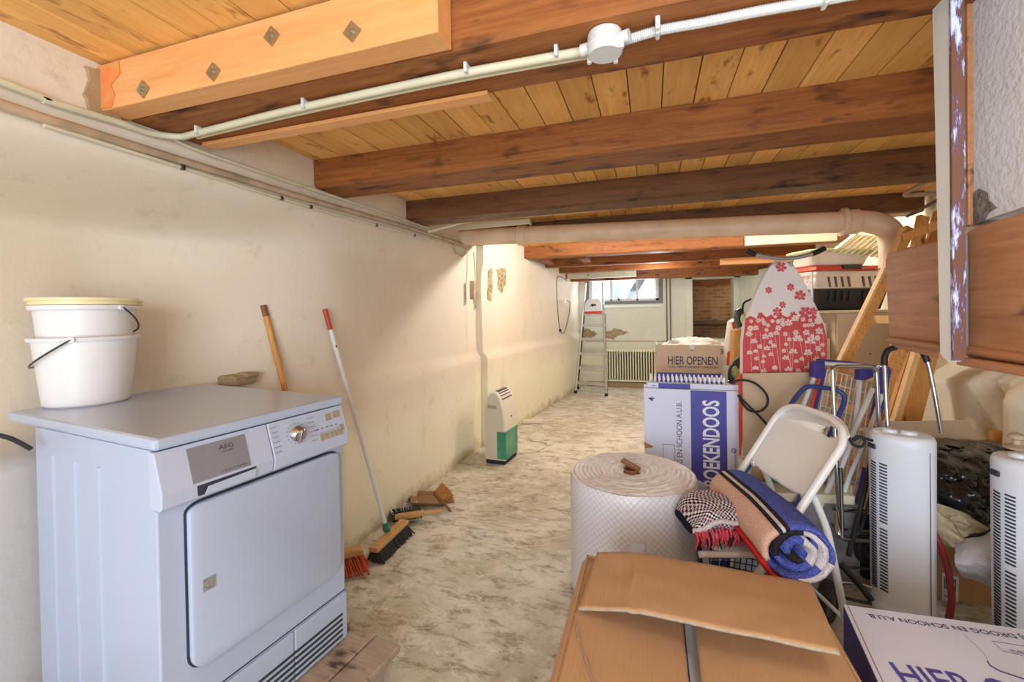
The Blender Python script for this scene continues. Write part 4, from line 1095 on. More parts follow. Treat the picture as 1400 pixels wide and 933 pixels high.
bm = BM(); lathe(bm, [(.036, RH + .015), (.034, RH + .017), (.031, RH + .015), (.030, RH - .10), (0, RH - .10)], 24); obj('core_tube', bm, M['wood_brush_dark'], bw, smooth=True)
bm = BM(); box(bm, (.085, .03, .012), (-.005, .004, RH + .03), (.2, .35, -.35), .004); obj('core_scrap', bm, M['wood_brush_dark'], bw)
bm = BM(); P = [Vector((.262, .06, .0)), Vector((.285, .02, .0)), Vector((.30, -.06, .0)), Vector((.275, -.10, 0))]
def ff(u, v):
    q = smoothpts(P, 6); p = q[min(int(u * (len(q) - 1)), len(q) - 1)]; return Vector((p.x + .008 * math.sin(v * 9), p.y, .004 + (RH - .03) * v))
guv(bm, ff, 18, 24, .2, .5); obj('loose_end', bm, M['bubble'], bw, smooth=True)
bm = BM(); an = rad(-84); p = Vector((math.cos(an), math.sin(an), 0)) * (RR + .003); box(bm, (.05, .002, .06), p + Vector((0, 0, .30)), (0, 0, an + PI / 2), 0); obj('label', bm, M['carton_white'], bw)
# ---- flat packed book cartons
fl = Vector((-.043, 2.50, 0)); fr = Vector((ony(1012, 533, 2.50).x, 2.50, 0)); xd = (fr - fl).normalized(); bk = Vector((-xd.y, xd.x, 0)); BW = (fr - fl).length; BH = .772
def carton(label, off, dx, h, w=BW, th=.018):
    o = fl + bk * off + xd * dx
    t = thing('flat_carton', label, 'carton', tuple(o), math.atan2(xd.y, xd.x))
    bm = BM(); prism(bm, [(0, 0, 0), (w, 0, 0), (w, 0, h), (0, 0, h)], (0, th, 0), .002); obj('panel', bm, M['carton_white'], t)
    bm = BM(); bx(bm, (.004, .003, h - .001), (w - .004, th - .003, h + .001)); obj('cut_edge', bm, M['cardboard_edge'], t)
    return t
t = carton('front white and blue flat carton with large vertical lettering, standing on the floor', 0, 0, BH)
bm = BM(); bx(bm, (BW * .50, -.0012, 0.002), (BW * .865, .001, BH - .003)); bb = obj('blue_band', bm, M['carton_blue'], t)
Xr = Vector((0, 0, 1)); Yr = -xd
o = fl + xd * (BW * .785) + Vector((0, 0, .262)) - bk * .0012
text(t, 'BOEKENDOOS', o, Xr, Yr, .080, M['white_ink'], .458, bold=.025)
text(t, 'BIJ DROOG EN SCHOON A.U.B.', fl + xd * (BW * .405) + Vector((0, 0, .22)), Xr, Yr, .028, M['ink'], .485)
text(t, '4', fl + xd * (BW * .115) + Vector((0, 0, BH - .07)), Xr, Yr, .032, M['ink'], bold=.02)
text(t, 'VERHUISDOZEN', fl + xd * (BW * .955) + Vector((0, 0, BH - .40)), Xr, Yr, .009, M['ink'], .10)
bm = BM()
def ring(bm, c, X, Y, r0, r1, n=24, th=.0008):
    Zn = X.cross(Y); V = []
    for k in range(n):
        an = 2 * PI * k / n; d = X * math.cos(an) + Y * math.sin(an); V.append((bm.verts.new(c + d * r0 + Zn * th), bm.verts.new(c + d * r1 + Zn * th)))
    for k in range(n): bm.faces.new((V[k][0], V[k][1], V[(k + 1) % n][1], V[(k + 1) % n][0]))
ring(bm, fl + xd * (BW * .93) + Vector((0, 0, BH - .31)), xd, Vector((0, 0, 1)), .009, .012)
ring(bm, fl + xd * (BW * .93) + Vector((0, 0, BH - .31)), xd, Vector((0, 0, 1)), .003, .005)
obj('round_emblem', bm, M['ink'], t, world=True, fix=False)
bm = BM(); x0, x1, z0, z1 = BW * .20, BW * .33, .34, .47
for a_, b_ in (((x0, z0), (x1, z0 + .002)), ((x0, z1 - .002), (x1, z1)), ((x0, z0), (x0 + .002, z1)), ((x1 - .002, z0), (x1, z1))): bx(bm, (a_[0], -.0009, a_[1]), (b_[0], .0005, b_[1]))
obj('printed_outline', bm, M['ink'], t)
bm = BM(); prism(bm, [(.0, -.001, .475), (.045, -.001, .455), (.04, -.001, .445), (.0, -.001, .44)], (0, .002, 0)); obj('torn_notch', bm, M['cardboard_in'], t)
t = carton('second flat carton from the front, slightly taller, with a blue top strip', .024, .02, BH + .028, BW - .01)
bm = BM(); bx(bm, (BW * .12, -.0012, BH - .01), (BW * .46, .001, BH + .027)); obj('blue_band', bm, M['carton_blue'], t)
text(t, '3', fl + bk * .024 + xd * (BW * .13) + Vector((0, 0, BH + .006)), Xr, Yr, .018, M['ink'])
t = carton('third flat carton from the front, the plain tan edged one under the white file tabs', .05, .0, BH + .012, BW * .96)
t = carton('rear flat carton, right behind the row of white file tabs', .20, .01, BH + .004, BW * .99)
# hanging files between the cartons: row of white tabs
base = fl + bk * .075
grp = 'white hanging files between the cartons'
for i in range(17):
    x = .035 + .0235 * i
    o = base + xd * x; o.z = .40
    if i == 0:
        f0 = thing('hanging_file', 'white tabbed hanging file standing in the row between the flat cartons', 'file', (o.x, o.y, 0), math.atan2(xd.y, xd.x), grp)
        bm = BM(); bx(bm, (0, 0, 0), (.003, .11, .795), .0008); obj('folder_sheet', bm, M['ink'], f0)
        bm = BM(); bx(bm, (-.003, -.004, .795), (.006, .114, .808), .002)
        obj('rail', bm, M['carton_white'], f0)
        for yy in (.0, .09):
            bm = BM(); prism(bm, [(-.004, yy, .808), (.010, yy, .808), (.006, yy, .828), (.0, yy, .828)], (0, .02, 0), .001); obj('tab', bm, M['white_ink'], f0)
    else: dup(f0, (o.x, o.y, 0))
# ---- HIER OPENEN carton behind
hl = sp(897, 472, 2.95); hr = ony(997, 470, hl.y); hx = (hr - hl); hx.z = 0; HW = hx.length; hx.normalize(); hb_ = Vector((-hx.y, hx.x, 0))
hz = hl.z
t = thing('moving_carton', 'tall brown and blue carton with lettering, standing behind the flat cartons', 'carton', (hl.x, hl.y, 0), math.atan2(hx.y, hx.x))
bm = BM(); cx_ = HW * .5
prism(bm, [(0, 0, 0), (HW, 0, 0), (HW, 0, hz), (cx_ + .022, 0, hz), (cx_ + .008, 0, hz - .038), (cx_ - .006, 0, hz - .038), (cx_ - .018, 0, hz), (0, 0, hz)], (0, .012, 0), .0015)
bx(bm, (0, .012, 0), (.010, .34, hz)); bx(bm, (HW - .010, .012, 0), (HW, .34, hz)); bx(bm, (0, .33, 0), (HW, .342, hz - .02))
obj('walls', bm, M['cardboard_grey'], t)
bm = BM(); bx(bm, (.0, -.0012, .01), (HW, .001, hz - .185)); obj('blue_band', bm, M['carton_blue'], t)
ho = Vector((hl.x, hl.y, 0))
text(t, 'HIER OPENEN', ho + hx * .075 + Vector((0, 0, hz - .128)), hx, (0, 0, 1), .056, M['ink_black'], HW - .145, bold=.012)
text(t, 'A.U.B. GEEN PLAKBAND GEBRUIKEN', ho + hx * .075 + Vector((0, 0, hz - .152)), hx, (0, 0, 1), .016, M['ink_black'], HW - .145, bold=.01)
text(t, '3', ho + hx * (HW - .055) + Vector((0, 0, hz - .055)), hx, (0, 0, 1), .032, M['ink_black'], bold=.015)
def crumple(bm, c, r, seed, amp=.25, freq=2.2, nu=36, nv=22, sharp=True, flatb=None):
    def f(u, v):
        th = 2 * PI * u; ph = PI * v
        d = Vector((math.cos(th) * math.sin(ph), math.sin(th) * math.sin(ph), math.cos(ph)))
        n = noise.noise(d * freq + Vector((seed, 0, 0))); n2 = noise.noise(d * freq * 2.6 + Vector((0, seed, 0)))
        if sharp: n = .5 - abs(n) * 1.6; n2 = .4 - abs(n2) * 1.4
        k = 1 + amp * (n + .5 * n2 + .25 * noise.noise(d * freq * 7))
        p = Vector((d.x * r[0] * k, d.y * r[1] * k, d.z * r[2] * k))
        if flatb is not None: p.z = max(p.z, -flatb)
        return Vector(c) + p
    guv(bm, f, nu, nv, 1.2, .7, True)
bm = BM(); crumple(bm, (HW * .55, .17, hz - .03), (HW * .42, .14, .065), 4, .35)
c_ = obj('plastic_packing', bm, M['yellowbag'], None, smooth=True); c_.parent = None
c_.location = (0, 0, 0); c_.data.transform(WM[t.name]); tag(c_, 'crumpled white plastic packing poking out of the tall brown and blue carton', 'packing')
# ---- foreground open brown carton
ft = thing('open_carton', 'large brown cardboard carton in the foreground with its flaps folded over', 'carton', (0, 0, 0))
X0, X1, YF, YN, ZT_ = -.192, .382, 1.30, .70, .47
bm = BM()
for a_, b_ in (((X0, YN, 0), (X0 + .006, YF, ZT_)), ((X1 - .006, YN, 0), (X1, YF, ZT_)), ((X0, YF - .006, 0), (X1, YF, ZT_)), ((X0, YN, 0), (X1, YN + .006, ZT_))): bx(bm, a_, b_)
obj('walls', bm, M['cardboard'], ft)
def sheet(name, P, m, par, th=.006, sub=None, curl=None, mods=()):
    """quad P (far-left, far-right, near-right, near-left) as a gently bent board with thickness"""
    bm = BM(); P = [Vector(p) for p in P]
    def f(u, v):
        a_ = P[0].lerp(P[1], u); b_ = P[3].lerp(P[2], u); p = a_.lerp(b_, v)
        if curl: p = p + Vector((0, 0, curl(u, v)))
        return p
    vs = grid(bm, f, 40, 20)
    o = obj(name, bm, m, par, smooth=True, mods=[('SOLIDIFY', dict(thickness=th, offset=-1))] + list(mods))
    o.data.materials.append(M['cardboard_edge']); o.modifiers[0].material_offset_rim = 1
    return o
# far flap, folded back towards the camera and lifted over the side flaps
z1 = .50
fa = onz(816, 745, .515); fb = onz(1107, 797, .505); fc = onz(1148, 893, .545); fd = onz(790, 820, .505)
def crease(u, v):
    d = abs(u - .245)
    return -.010 * max(0, 1 - d / .02) * 0 + (-.022 * (max(0, .245 - u) / .245) ** 1.2) + .012 * math.sin(v * PI) * (u > .2) * .7 - .006 * max(0, 1 - d / .012) + .003 * noise.noise(Vector((u * 6, v * 4, 2)))
fl_ = sheet('far_flap', [fa, fb, fc, fd], M['cardboard'], ft, .006, curl=crease)
# side flaps below, meeting over a narrow gap
gl, gr = onz(942, 900, .44), onz(952, 900, .44)
l1 = [Vector((X0 + .004, 1.29, .468)), Vector((gl.x - .004, 1.27, .435)), Vector((gl.x - .006, .66, .435)), Vector((X0 + .004, .66, .468))]
sheet('left_flap', l1, M['cardboard'], ft, .005, curl=lambda u, v: .004 * math.sin(u * 9) * u + .002 * noise.noise(Vector((u * 5, v * 5, 0))) - .003 * max(0, 1 - abs(u * .8 + v * .35 - .35) / .02))
r1_ = [Vector((gr.x + .006, 1.27, .442)), Vector((X1 - .004, 1.29, .468)), Vector((X1 - .004, .66, .468)), Vector((gr.x + .004, .66, .442))]
sheet('right_flap', r1_, M['cardboard'], ft, .005, curl=lambda u, v: .003 * math.sin(v * 7) + .002 * noise.noise(Vector((u * 5, v * 5, 3))))
bm = BM(); prism(bm, [(X0 - .012, .66, .455), (X0 + .006, .66, .474), (X0 + .006, 1.285, .474), (X0 - .012, 1.285, .455)], (0, 0, -.005), .001); obj('hinge_fold', bm, M['cardboard'], ft)
bm = BM()
for k, (u0, v0, u1, v1) in enumerate([(0, .30, .10, .42), (.10, .42, .30, .60)]):
    a_ = l1[0].lerp(l1[1], u0).lerp(l1[3].lerp(l1[2], u0), v0 + .1) + Vector((0, 0, .004)); b_ = l1[0].lerp(l1[1], u1).lerp(l1[3].lerp(l1[2], u1), v1 + .1) + Vector((0, 0, .004))
    q = []
    rnd = random.Random(k + 5)
    for i in range(9): q.append(a_.lerp(b_, i / 8) + Vector((rnd.uniform(-.001, .001), rnd.uniform(-.002, .002), 0)))
    tube(bm, q, .0016, 6)
obj('torn_crease', bm, M['cardboard_edge'], ft)
# something blue and white inside the carton
t = thing('inner_carton', 'blue and white printed carton showing through the gap of the open brown carton', 'carton', (0, 0, 0))
bm = BM(); bx(bm, (gl.x - .12, .70, .02), (gl.x + .14, 1.22, .40), .002); obj('walls', bm, M['carton_blue'], t)
bm = BM(); bx(bm, (gl.x + .001, .72, .399), (gl.x + .03, 1.20, .4015)); obj('pale_stripe', bm, M['fan_white'], t)
text(t, 'VERHUISDOOS', Vector((gl.x - .001, .86, .4005)), (0, 1, 0), (-1, 0, 0), .009, M['ink_black'], .14)
# ---- white carton lower right
wc = thing('white_carton', 'white and blue moving carton in the lower right corner of the foreground', 'carton', (0, 0, 0))
A_, B_ = onz(1153, 828, .40), onz(1400, 862, .40); ux = (B_ - A_).normalized(); uy = Vector((ux.y, -ux.x, 0)); C_ = onz(1200, 933, .40)
sk = (C_ - A_).normalized()
uy = sk
W2, D2 = .56, .62
bm = BM(); prism(bm, [A_, A_ + ux * W2, A_ + ux * W2 + uy * D2, A_ + uy * D2], (0, 0, -.39), .002); bm.transform(Matrix.Translation((0, 0, -.0))); obj('body', bm, M['carton_blue'], wc)
bm = BM(); e_ = .0025
prism(bm, [A_ + Vector((0, 0, e_)), A_ + ux * W2 + Vector((0, 0, e_)), A_ + ux * W2 + uy * D2 * .499 + Vector((0, 0, e_)), A_ + uy * D2 * .499 + Vector((0, 0, e_))], (0, 0, -.0045), .001); fp1 = obj('far_flap', bm, M['carton_white'], wc)
bm = BM()
prism(bm, [A_ + uy * D2 * .501 + Vector((0, 0, e_)), A_ + uy * D2 * .501 + ux * W2 + Vector((0, 0, e_)), A_ + ux * W2 + uy * D2 + Vector((0, 0, e_)), A_ + uy * D2 + Vector((0, 0, e_))], (0, 0, -.0045), .001); obj('near_flap', bm, M['carton_white'], wc)
bm = BM(); prism(bm, [A_ + ux * .008 + uy * .004, A_ + ux * .0105 + uy * .004, A_ + ux * .0105 + uy * (D2 * .49), A_ + ux * .008 + uy * (D2 * .49)], (0, 0, .0032)); obj('edge_crease', bm, M['cardboard_edge'], wc)
zt_ = Vector((0, 0, e_))
text(wc, 'BIJ DROOG EN SCHOON A.U.B.', onz(1408, 871, .4025), -ux, -Vector((-ux.y, ux.x, 0)), .0165, M['ink'], (onz(1408, 871, .4025) - onz(1184, 840, .4025)).length, bold=.008)
text(wc, 'HIER OPENEN', onz(1238, 938, .4025), ux, Vector((-ux.y, ux.x, 0)), .066, M['carton_blue'], .42, bold=.015)
bm = BM()
def strip(bm, pts, w, z=.4028):
    P = [onz(x, y, z) for x, y in pts]
    tube(bm, P, w, 6, flat=.4)
strip(bm, [(1350, 905), (1354, 911), (1366, 918), (1408, 932)], .0022); obj('slot', bm, M['ink'], wc)
bm = BM(); strip(bm, [(1356, 877), (1372, 891), (1412, 900)], .0006); strip(bm, [(1356, 877), (1412, 886)], .0006); strip(bm, [(1318, 868), (1345, 893), (1352, 906)], .0004); obj('printed_outline', bm, M['ink'], wc)
text(wc, '(DB) 4', onz(1384, 893, .4025), ux, Vector((-ux.y, ux.x, 0)), .011, M['ink'], .04)

# ================================================================ FOLDING CHAIR
O = Vector((.560, 1.865, 0)); fdir = Vector((-.963, -.273, 0)); rz = math.atan2(fdir.y, fdir.x)
ch = thing('folding_chair', 'white metal folding chair with rolled blankets on its seat', 'chair', tuple(O), rz)
hw = .19
P = [(.50, hw, .012), (.02, hw, .752), (0, hw - .03, .795), (-.01, hw - .10, .815), (-.01, -hw + .10, .815), (0, -hw + .03, .795), (.02, -hw, .752), (.50, -hw, .012)]
bm = BM(); tube(bm, corner_path(P, .06, 6), .0125, 12, ref=(0, 1, 0)); obj('front_frame', bm, M['chair_white'], ch, smooth=True)
for s in (1, -1):
    bm = BM(); y = hw - .028
    tube(bm, corner_path([(.135, y * s, .565), (.10, y * s, .575), (.055, y * s, .46), (-.03, y * s, .012)], .04, 5), .0115, 12, ref=(0, 1, 0)); obj('rear_leg', bm, M['chair_white'], ch, smooth=True)
for x, z in ((-.005, .15), (.42, .12)):
    bm = BM(); cyl(bm, (x, -hw + .02, z), (x, hw - .02, z), .007, 10); obj('crossbar', bm, M['chair_white'], ch, smooth=True)
for x, y in ((.50, hw), (.50, -hw), (-.03, hw - .028), (-.03, -hw + .028)):
    bm = BM(); cyl(bm, (x, y, 0), (x, y, .02), .016, 12); obj('foot_cap', bm, M['rubber'], ch)
# curved back panel with a hand hole
bm = BM()
def bp(u, v):
    y = (u - .5) * 2 * (hw - .004); zb_ = .555; zt__ = .812 - .045 * abs(u - .5) ** 2.2 * 4 * .9
    r = .0
    z = zb_ + .03 * (abs(u - .5) * 2) ** 3 + (zt__ - zb_ - .03 * (abs(u - .5) * 2) ** 3) * v
    x = .02 + (.752 - z) * .648 - .022 * (1 - (2 * u - 1) ** 2) - (.0 if z < .75 else (z - .75) * .3)
    return Vector((x, y, z))
vs = grid(bm, bp, 48, 36)
kill = [f for f in bm.faces if ((f.calc_center_median().y - .09) / .045) ** 2 + ((f.calc_center_median().z - .765) / .016) ** 2 < 1]
bmesh.ops.delete(bm, geom=kill, context='FACES')
obj('backrest', bm, M['chair_white'], ch, smooth=True, mods=[('SOLIDIFY', dict(thickness=.004, offset=0))])
bm = BM(); prism(bm, [(.13, -.165, .372), (.40, -.165, .372), (.42, -.13, .372), (.42, .13, .372), (.40, .165, .372), (.13, .165, .372)], (0, 0, .016), .006); obj('seat', bm, M['chair_white'], ch, smooth=True)
for s in (1, -1):
    bm = BM(); tube(bm, [(.10, s * .17, .378), (.48, s * .17, .378)], .011, 12); obj('seat_rail', bm, M['chair_white'], ch, smooth=True)
CM = WM[ch.name]
# ---- striped blanket, rolled
E_ = CM @ Vector((.275, .375, .512)); S_ = CM @ Vector((.235, -.105, .482))
bl = thing('rolled_blanket', 'rolled pink and blue striped wool blanket lying across the chair seat', 'blanket', (0, 0, 0))
ax = (E_ - S_).normalized(); up = Vector((0, 0, 1)); up = (up - ax * up.dot(ax)).normalized(); sd = ax.cross(up)   # sd: to the side
LL = (E_ - S_).length
def bsec(th):   # outer radius of the slightly flattened roll
    return 1
def bpos(th, r, s):
    wob = 1 + .03 * noise.noise(Vector((math.cos(th) * 1.5, math.sin(th) * 1.5, s * 4))) + .012 * noise.noise(Vector((math.cos(th) * 6, math.sin(th) * 6, s * 14)))
    sq = r * wob * (1 + .06 * (s < 0) * 0)
    droop = -.018 * max(0, s / LL - .55) ** 1.5 * 4
    return S_ + ax * s + sd * (math.cos(th) * sq * 1.08) + up * (math.sin(th) * sq * .90 + droop)
Ro = .092
# which side is the camera-left? colour bands by angle
toward = (EYEV - (S_ + E_) / 2).normalized()
th_cam = math.atan2(toward.dot(up) / .9, toward.dot(sd) / 1.08)
sgn = 1 if (bpos(th_cam + .5, Ro, .2) - bpos(th_cam, Ro, .2)).dot(R @ Vector((-1, 0, 0))) > 0 else -1   # + = towards image left
def band(a0, a1, m, name, r=Ro, s0=0, s1=LL, th=.012, n=10):
    bm = BM(); A0, A1 = th_cam + sgn * rad(a0), th_cam + sgn * rad(a1)
    def f(u, v):
        k = .0 if 0 < v < 1 else -.004
        return bpos(A0 + (A1 - A0) * u, r + k, s0 + (s1 - s0) * v)
    guv(bm, f, max(3, n), 26)
    return obj(name, bm, m, bl, smooth=True, mods=[('SOLIDIFY', dict(thickness=th, offset=1 if sgn > 0 else -1))])
bands = [(100, 62, 'wool_red', 'red_stripe'), (62, -6, 'wool_pink', 'pink_stripe'), (-6, -14, 'wool_black', 'black_stripe'), (-14, -20, 'wool_white', 'white_stripe'), (-20, -28, 'wool_black', 'black_stripe'), (-28, -150, 'wool_blue', 'blue_part'), (-150, -225, 'wool_white', 'underside'), (-225, -260, 'wool_red', 'red_stripe')]
for a0, a1, m_, n_ in bands: band(a0, a1, M[m_], n_)
# wound inner layers seen at the near end
cols = ['wool_blue', 'wool_black', 'wool_white', 'wool_blue', 'wool_white', 'wool_red']
turns = 4.2; NN = 150; prev = 0
for k, m_ in enumerate(['wool_blue', 'wool_white', 'wool_black', 'wool_blue', 'wool_white', 'wool_blue', 'wool_black', 'wool_blue']):
    bm = BM()
    def f(u, v, k=k):
        t_ = (k + u) / 8; th = th_cam + sgn * (2 * PI * 2.6 * t_ + 1.2); r = .082 - .072 * t_
        return bpos(th, r + .004 * noise.noise(Vector((th * 2, v, k))), (.012 + (LL - .020) * v) + .004 * math.sin(th * 3))
    guv(bm, f, 22, 4); obj('inner_layer', bm, M[m_], bl, smooth=True, mods=[('SOLIDIFY', dict(thickness=.015, offset=0))])
# tassels at the right of the near end
for k, (dx, dz) in enumerate(((0, -.12), (.03, -.10))):
    p0 = bpos(th_cam - sgn * rad(78), Ro - .01, LL - .03 - .05 * k)
    bm = BM(); tube(bm, smoothpts([p0, p0 + sd * .0 + Vector((.014 * k + .004, 0, -.05)), p0 + Vector((.012 * k, .0, dz))], 5), .009, 8, radii=None); obj('tassel', bm, M['wool_blue'], bl, smooth=True)
# ---- knitted blanket folded on the seat front
kb = thing('knitted_blanket', 'black and white patterned blanket with red fringe on the left of the chair seat', 'blanket', (0, 0, 0))
kc_ = CM @ Vector((.405, .085, .475))
KX = Vector((-.93, -.36, 0)).normalized(); KY = Vector((.36, -.93, 0))
def kf(u, v):
    # cross-section: soft folded slab, u along image-left to right, v around the section
    th = 2 * PI * v; x = (u - .5) * .20
    hy = .095 * (1 - .25 * (2 * u - 1) ** 4); hz_ = .043 * (1 - .55 * (2 * u - 1) ** 6)
    c, s = math.cos(th), math.sin(th)
    y = hy * abs(c) ** .7 * (1 if c > 0 else -1); z = hz_ * abs(s) ** .7 * (1 if s > 0 else -1)
    p = kc_ + KX * (-x) + KY * y + Vector((0, 0, z + .010 * noise.noise(Vector((u * 4, math.cos(th) * 2, math.sin(th) * 2))) - .035 * max(0, (.35 - u) / .35) ** 2 * 0))
    p.z += .018 * math.sin(PI * u) - .02 * max(0, .28 - u) / .28
    return p
bm = BM(); vs = guv(bm, kf, 30, 40, .27, .5)
bmesh.ops.remove_doubles(bm, verts=bm.verts, dist=.0008)
for row in (0, 30):
    ring_ = [v for v in vs[row] if v.is_valid]
    seen = []; [seen.append(v) for v in ring_ if v not in seen]
    try: bm.faces.new(seen)
    except Exception: pass
obj('folded_cloth', bm, M['knit'], kb, smooth=True)
bm = BM(); bm2 = BM(); rnd = random.Random(9)
for i in range(64):
    u = .80 - .80 * (i / 63); p = kc_ + KX * (-(u - .5) * .20) + KY * (.090 + rnd.uniform(-.012, .008)) + Vector((0, 0, -.012 + rnd.uniform(-.008, .008) - .02 * max(0, .4 - u)))
    L_ = rnd.uniform(.03, .055); q = [p, p + KY * .012 + Vector((0, 0, -L_ * .4)), p + KY * .012 + KX * rnd.uniform(-.012, .012) + Vector((0, 0, -L_))]
    tube(bm if (i % 5) else bm2, q, .0032, 5, radii=[.0032, .0036, .0018])
o = obj('fringe', bm, M['fringe'], kb); o['kind'] = 'stuff'
o = obj('dark_fringe', bm2, M['wool_black'], kb); o['kind'] = 'stuff'
bm = BM(); tube(bm, [kf(u / 20, .0) + KY * .003 for u in range(21)], .008, 8); obj('edge_trim', bm, M['wool_white'], kb, smooth=True)
# ================================================================ IRONING BOARD
ib = thing('ironing_board', 'ironing board with red and white flower cover, standing on end', 'ironing board', (0, 0, 0))
def ip(x, y, off=0): 
    # board plane: leans slightly back, tail end nearer
    d = 2.20 + .10 * (510 - y) / 150.
    return sp(x, y, d - off)
out = [(1015, 640), (1015, 470), (1017, 448), (1023, 430), (1032, 405), (1041, 385), (1050, 369), (1058, 360), (1068, 357), (1080, 359), (1089, 367), (1099, 384), (1110, 406), (1121, 428), (1129, 446), (1132, 466), (1132, 640)]
nrm = (R @ Vector((0, 0, -1))); nrm.z = 0; nrm.normalize()
bm = BM(); prism(bm, [ip(x, y) for x, y in out], nrm * .028, .006); obj('padded_cover', bm, M['board_white'] if False else mat('white_cotton_cover', (236, 226, 222), .9, var=.04, vscale=4), ib)
red_c = mat('red_print', (210, 84, 88), .9, var=.05)
low = [(1015.6, 640), (1015.6, 470), (1018, 449), (1019, 436), (1026, 432), (1034, 436), (1040, 428), (1048, 434), (1055, 430), (1060, 436), (1067, 429), (1076, 434), (1085, 430), (1091, 436), (1098, 428), (1106, 434), (1113, 430), (1120, 436), (1126, 444), (1131, 466), (1131.4, 640)]
bm = BM(); prism(bm, [ip(x, y, .0015) for x, y in low], nrm * .001); obj('red_field', bm, red_c, ib)
def flower(bm, x, y, r, petals=6, rot=0, off=.004, fat=.36):
    c = ip(x, y, off); Rr = R @ Vector((1, 0, 0)); U = Vector((0, 0, 1))
    for k in range(petals):
        an = rot + 2 * PI * k / petals; P = []
        for s, w in ((.12, .05), (.4, .20 * fat / .36), (.72, .30 * fat / .36), (.95, .16 * fat / .36)):
            P.append((s, w))
        pts = [(s, w) for s, w in P] + [(s, -w) for s, w in P[::-1]]
        V = []
        for s, w in pts:
            a_ = math.cos(an) * s - math.sin(an) * w; b_ = math.sin(an) * s + math.cos(an) * w
            V.append(bm.verts.new(c + Rr * a_ * r + U * b_ * r))
        bm.faces.new(V)
def n2m(px): return px * 2.25 / 595
bm = BM()
for x, y, r in [(1068, 366, 8), (1051, 397, 5), (1081, 393, 5.5), (1094, 405, 8.5), (1070, 417, 5), (1101, 428, 9), (1112, 426, 6), (1063, 427, 7), (1040, 432, 5), (1085, 431, 5)]:
    flower(bm, x, y, n2m(r), rot=x * .7)
obj('red_flowers', bm, red_c, ib, fix=False)
bm = BM(); rnd = random.Random(12); placed = []
for _ in range(900):
    y = 436 + 74 * rnd.random() ** 1.25; x = rnd.uniform(1021, 1127); r = rnd.choice([3.2, 3.6, 4.2, 5, 6.2, 7.6]) if y > 455 else rnd.choice([3, 3.6, 4.4, 5.6])
    if x < 1019 + r or x > 1130 - r: continue
    if any((x - a_) ** 2 + (y - b_) ** 2 < ((r + c_) * (.78 if y < 470 else 1.05)) ** 2 for a_, b_, c_ in placed): continue
    placed.append((x, y, r))
    if len(placed) > 62: break
for i, (x, y, r) in enumerate(placed): flower(bm, x, y, n2m(r), 6 if i % 3 else 7, x, .0036 + .00002 * i)
for i in range(16):
    x = 1026 + 6.6 * i; a_, b_ = ip(x, 455, .0038), ip(x + rnd.uniform(-6, 10), 509, .0038); tube(bm, [a_, b_], .0008, 4)
obj('white_flowers', bm, mat('cream_print', (236, 208, 196), .9), ib, fix=False)
rest = [(1021, 342.5), (1029, 347), (1045, 351), (1062, 353.5), (1078, 353.5), (1096, 351), (1114, 346), (1127, 340)]
RP = smoothpts([sp(x, y, 2.22) for x, y in rest], 4)
bm = BM(); tube(bm, RP, .011, 10); obj('rest_rail', bm, M['alu'], ib, smooth=True)
bm = BM(); tube(bm, RP[:6], .0135, 10); obj('rail_grip', bm, M['black'], ib, smooth=True)
bm = BM(); tube(bm, RP[-6:], .0135, 10); obj('rail_grip', bm, M['black'], ib, smooth=True)
for x in (1059, 1084):
    bm = BM(); cyl(bm, sp(x, 353, 2.23), sp(x + (2 if x < 1070 else -3), 364, 2.30), .007, 10); obj('rail_bracket', bm, M['alu'], ib, smooth=True)
# cardboard sheet in front
bm = BM(); prism(bm, [sp(1016, 511, 2.14), sp(1120, 509, 2.12), sp(1133, 511, 2.12), sp(1133, 700, 2.09), sp(1016, 705, 2.10)], nrm * .006)
tag(obj('cardboard_sheet', bm, M['cardboard_grey']), 'tan cardboard sheet leaning in front of the ironing board', 'sheet')
bm = BM(); prism(bm, [sp(1012, 512, 2.16), sp(1016, 512, 2.16), sp(1018, 690, 2.12), sp(1014, 690, 2.12)], nrm * .02); tag(obj('red_strip', bm, M['red']), 'thin red strip standing along the left edge of the tan cardboard sheet', 'strip')
# odds and ends between the tall carton and the ironing board
bm = BM(); prism(bm, [sp(1004, 452, 2.62), sp(1014, 450, 2.62), sp(1014, 715, 2.42), sp(1002, 715, 2.42)], nrm * .05, .002); tag(obj('wooden_post_piece', bm, M['pine']), 'upright piece of pine wood left of the ironing board', 'wood')
sk_ = thing('paper_sack', 'narrow white and red sack beside the upright pine piece', 'sack', (0, 0, 0))
bm = BM(); prism(bm, [sp(x, y, 2.75) for x, y in [(1002, 440), (1008, 436), (1013, 446), (1011, 520), (1010, 640), (992, 640), (993, 520), (996, 480), (1000, 455)]], nrm * .08, .01); obj('sack_body', bm, M['yellowbag'], sk_, smooth=True)
bm = BM(); prism(bm, [sp(x, y, 2.735) for x, y in [(1001, 441), (1007, 438), (1009, 446), (1003, 450)]], nrm * .01); obj('red_mark', bm, M['red'], sk_)
bm = BM(); prism(bm, [sp(x, y, 2.735) for x, y in [(995, 482), (998, 480), (997, 500), (994, 500)]], nrm * .01); obj('red_mark', bm, M['red'], sk_)
cl_ = thing('clamp_tool', 'dark grey clamp tool with thin bar, hooked on top of the upright pine piece', 'tool', (0, 0, 0))
bm = BM(); prism(bm, [sp(x, y, 2.66) for x, y in [(1008, 424), (1013, 421), (1018, 427), (1014, 436), (1018, 446), (1011, 449), (1007, 440)]], nrm * .04, .006); obj('jaw', bm, M['steel_dark'], cl_, smooth=True)
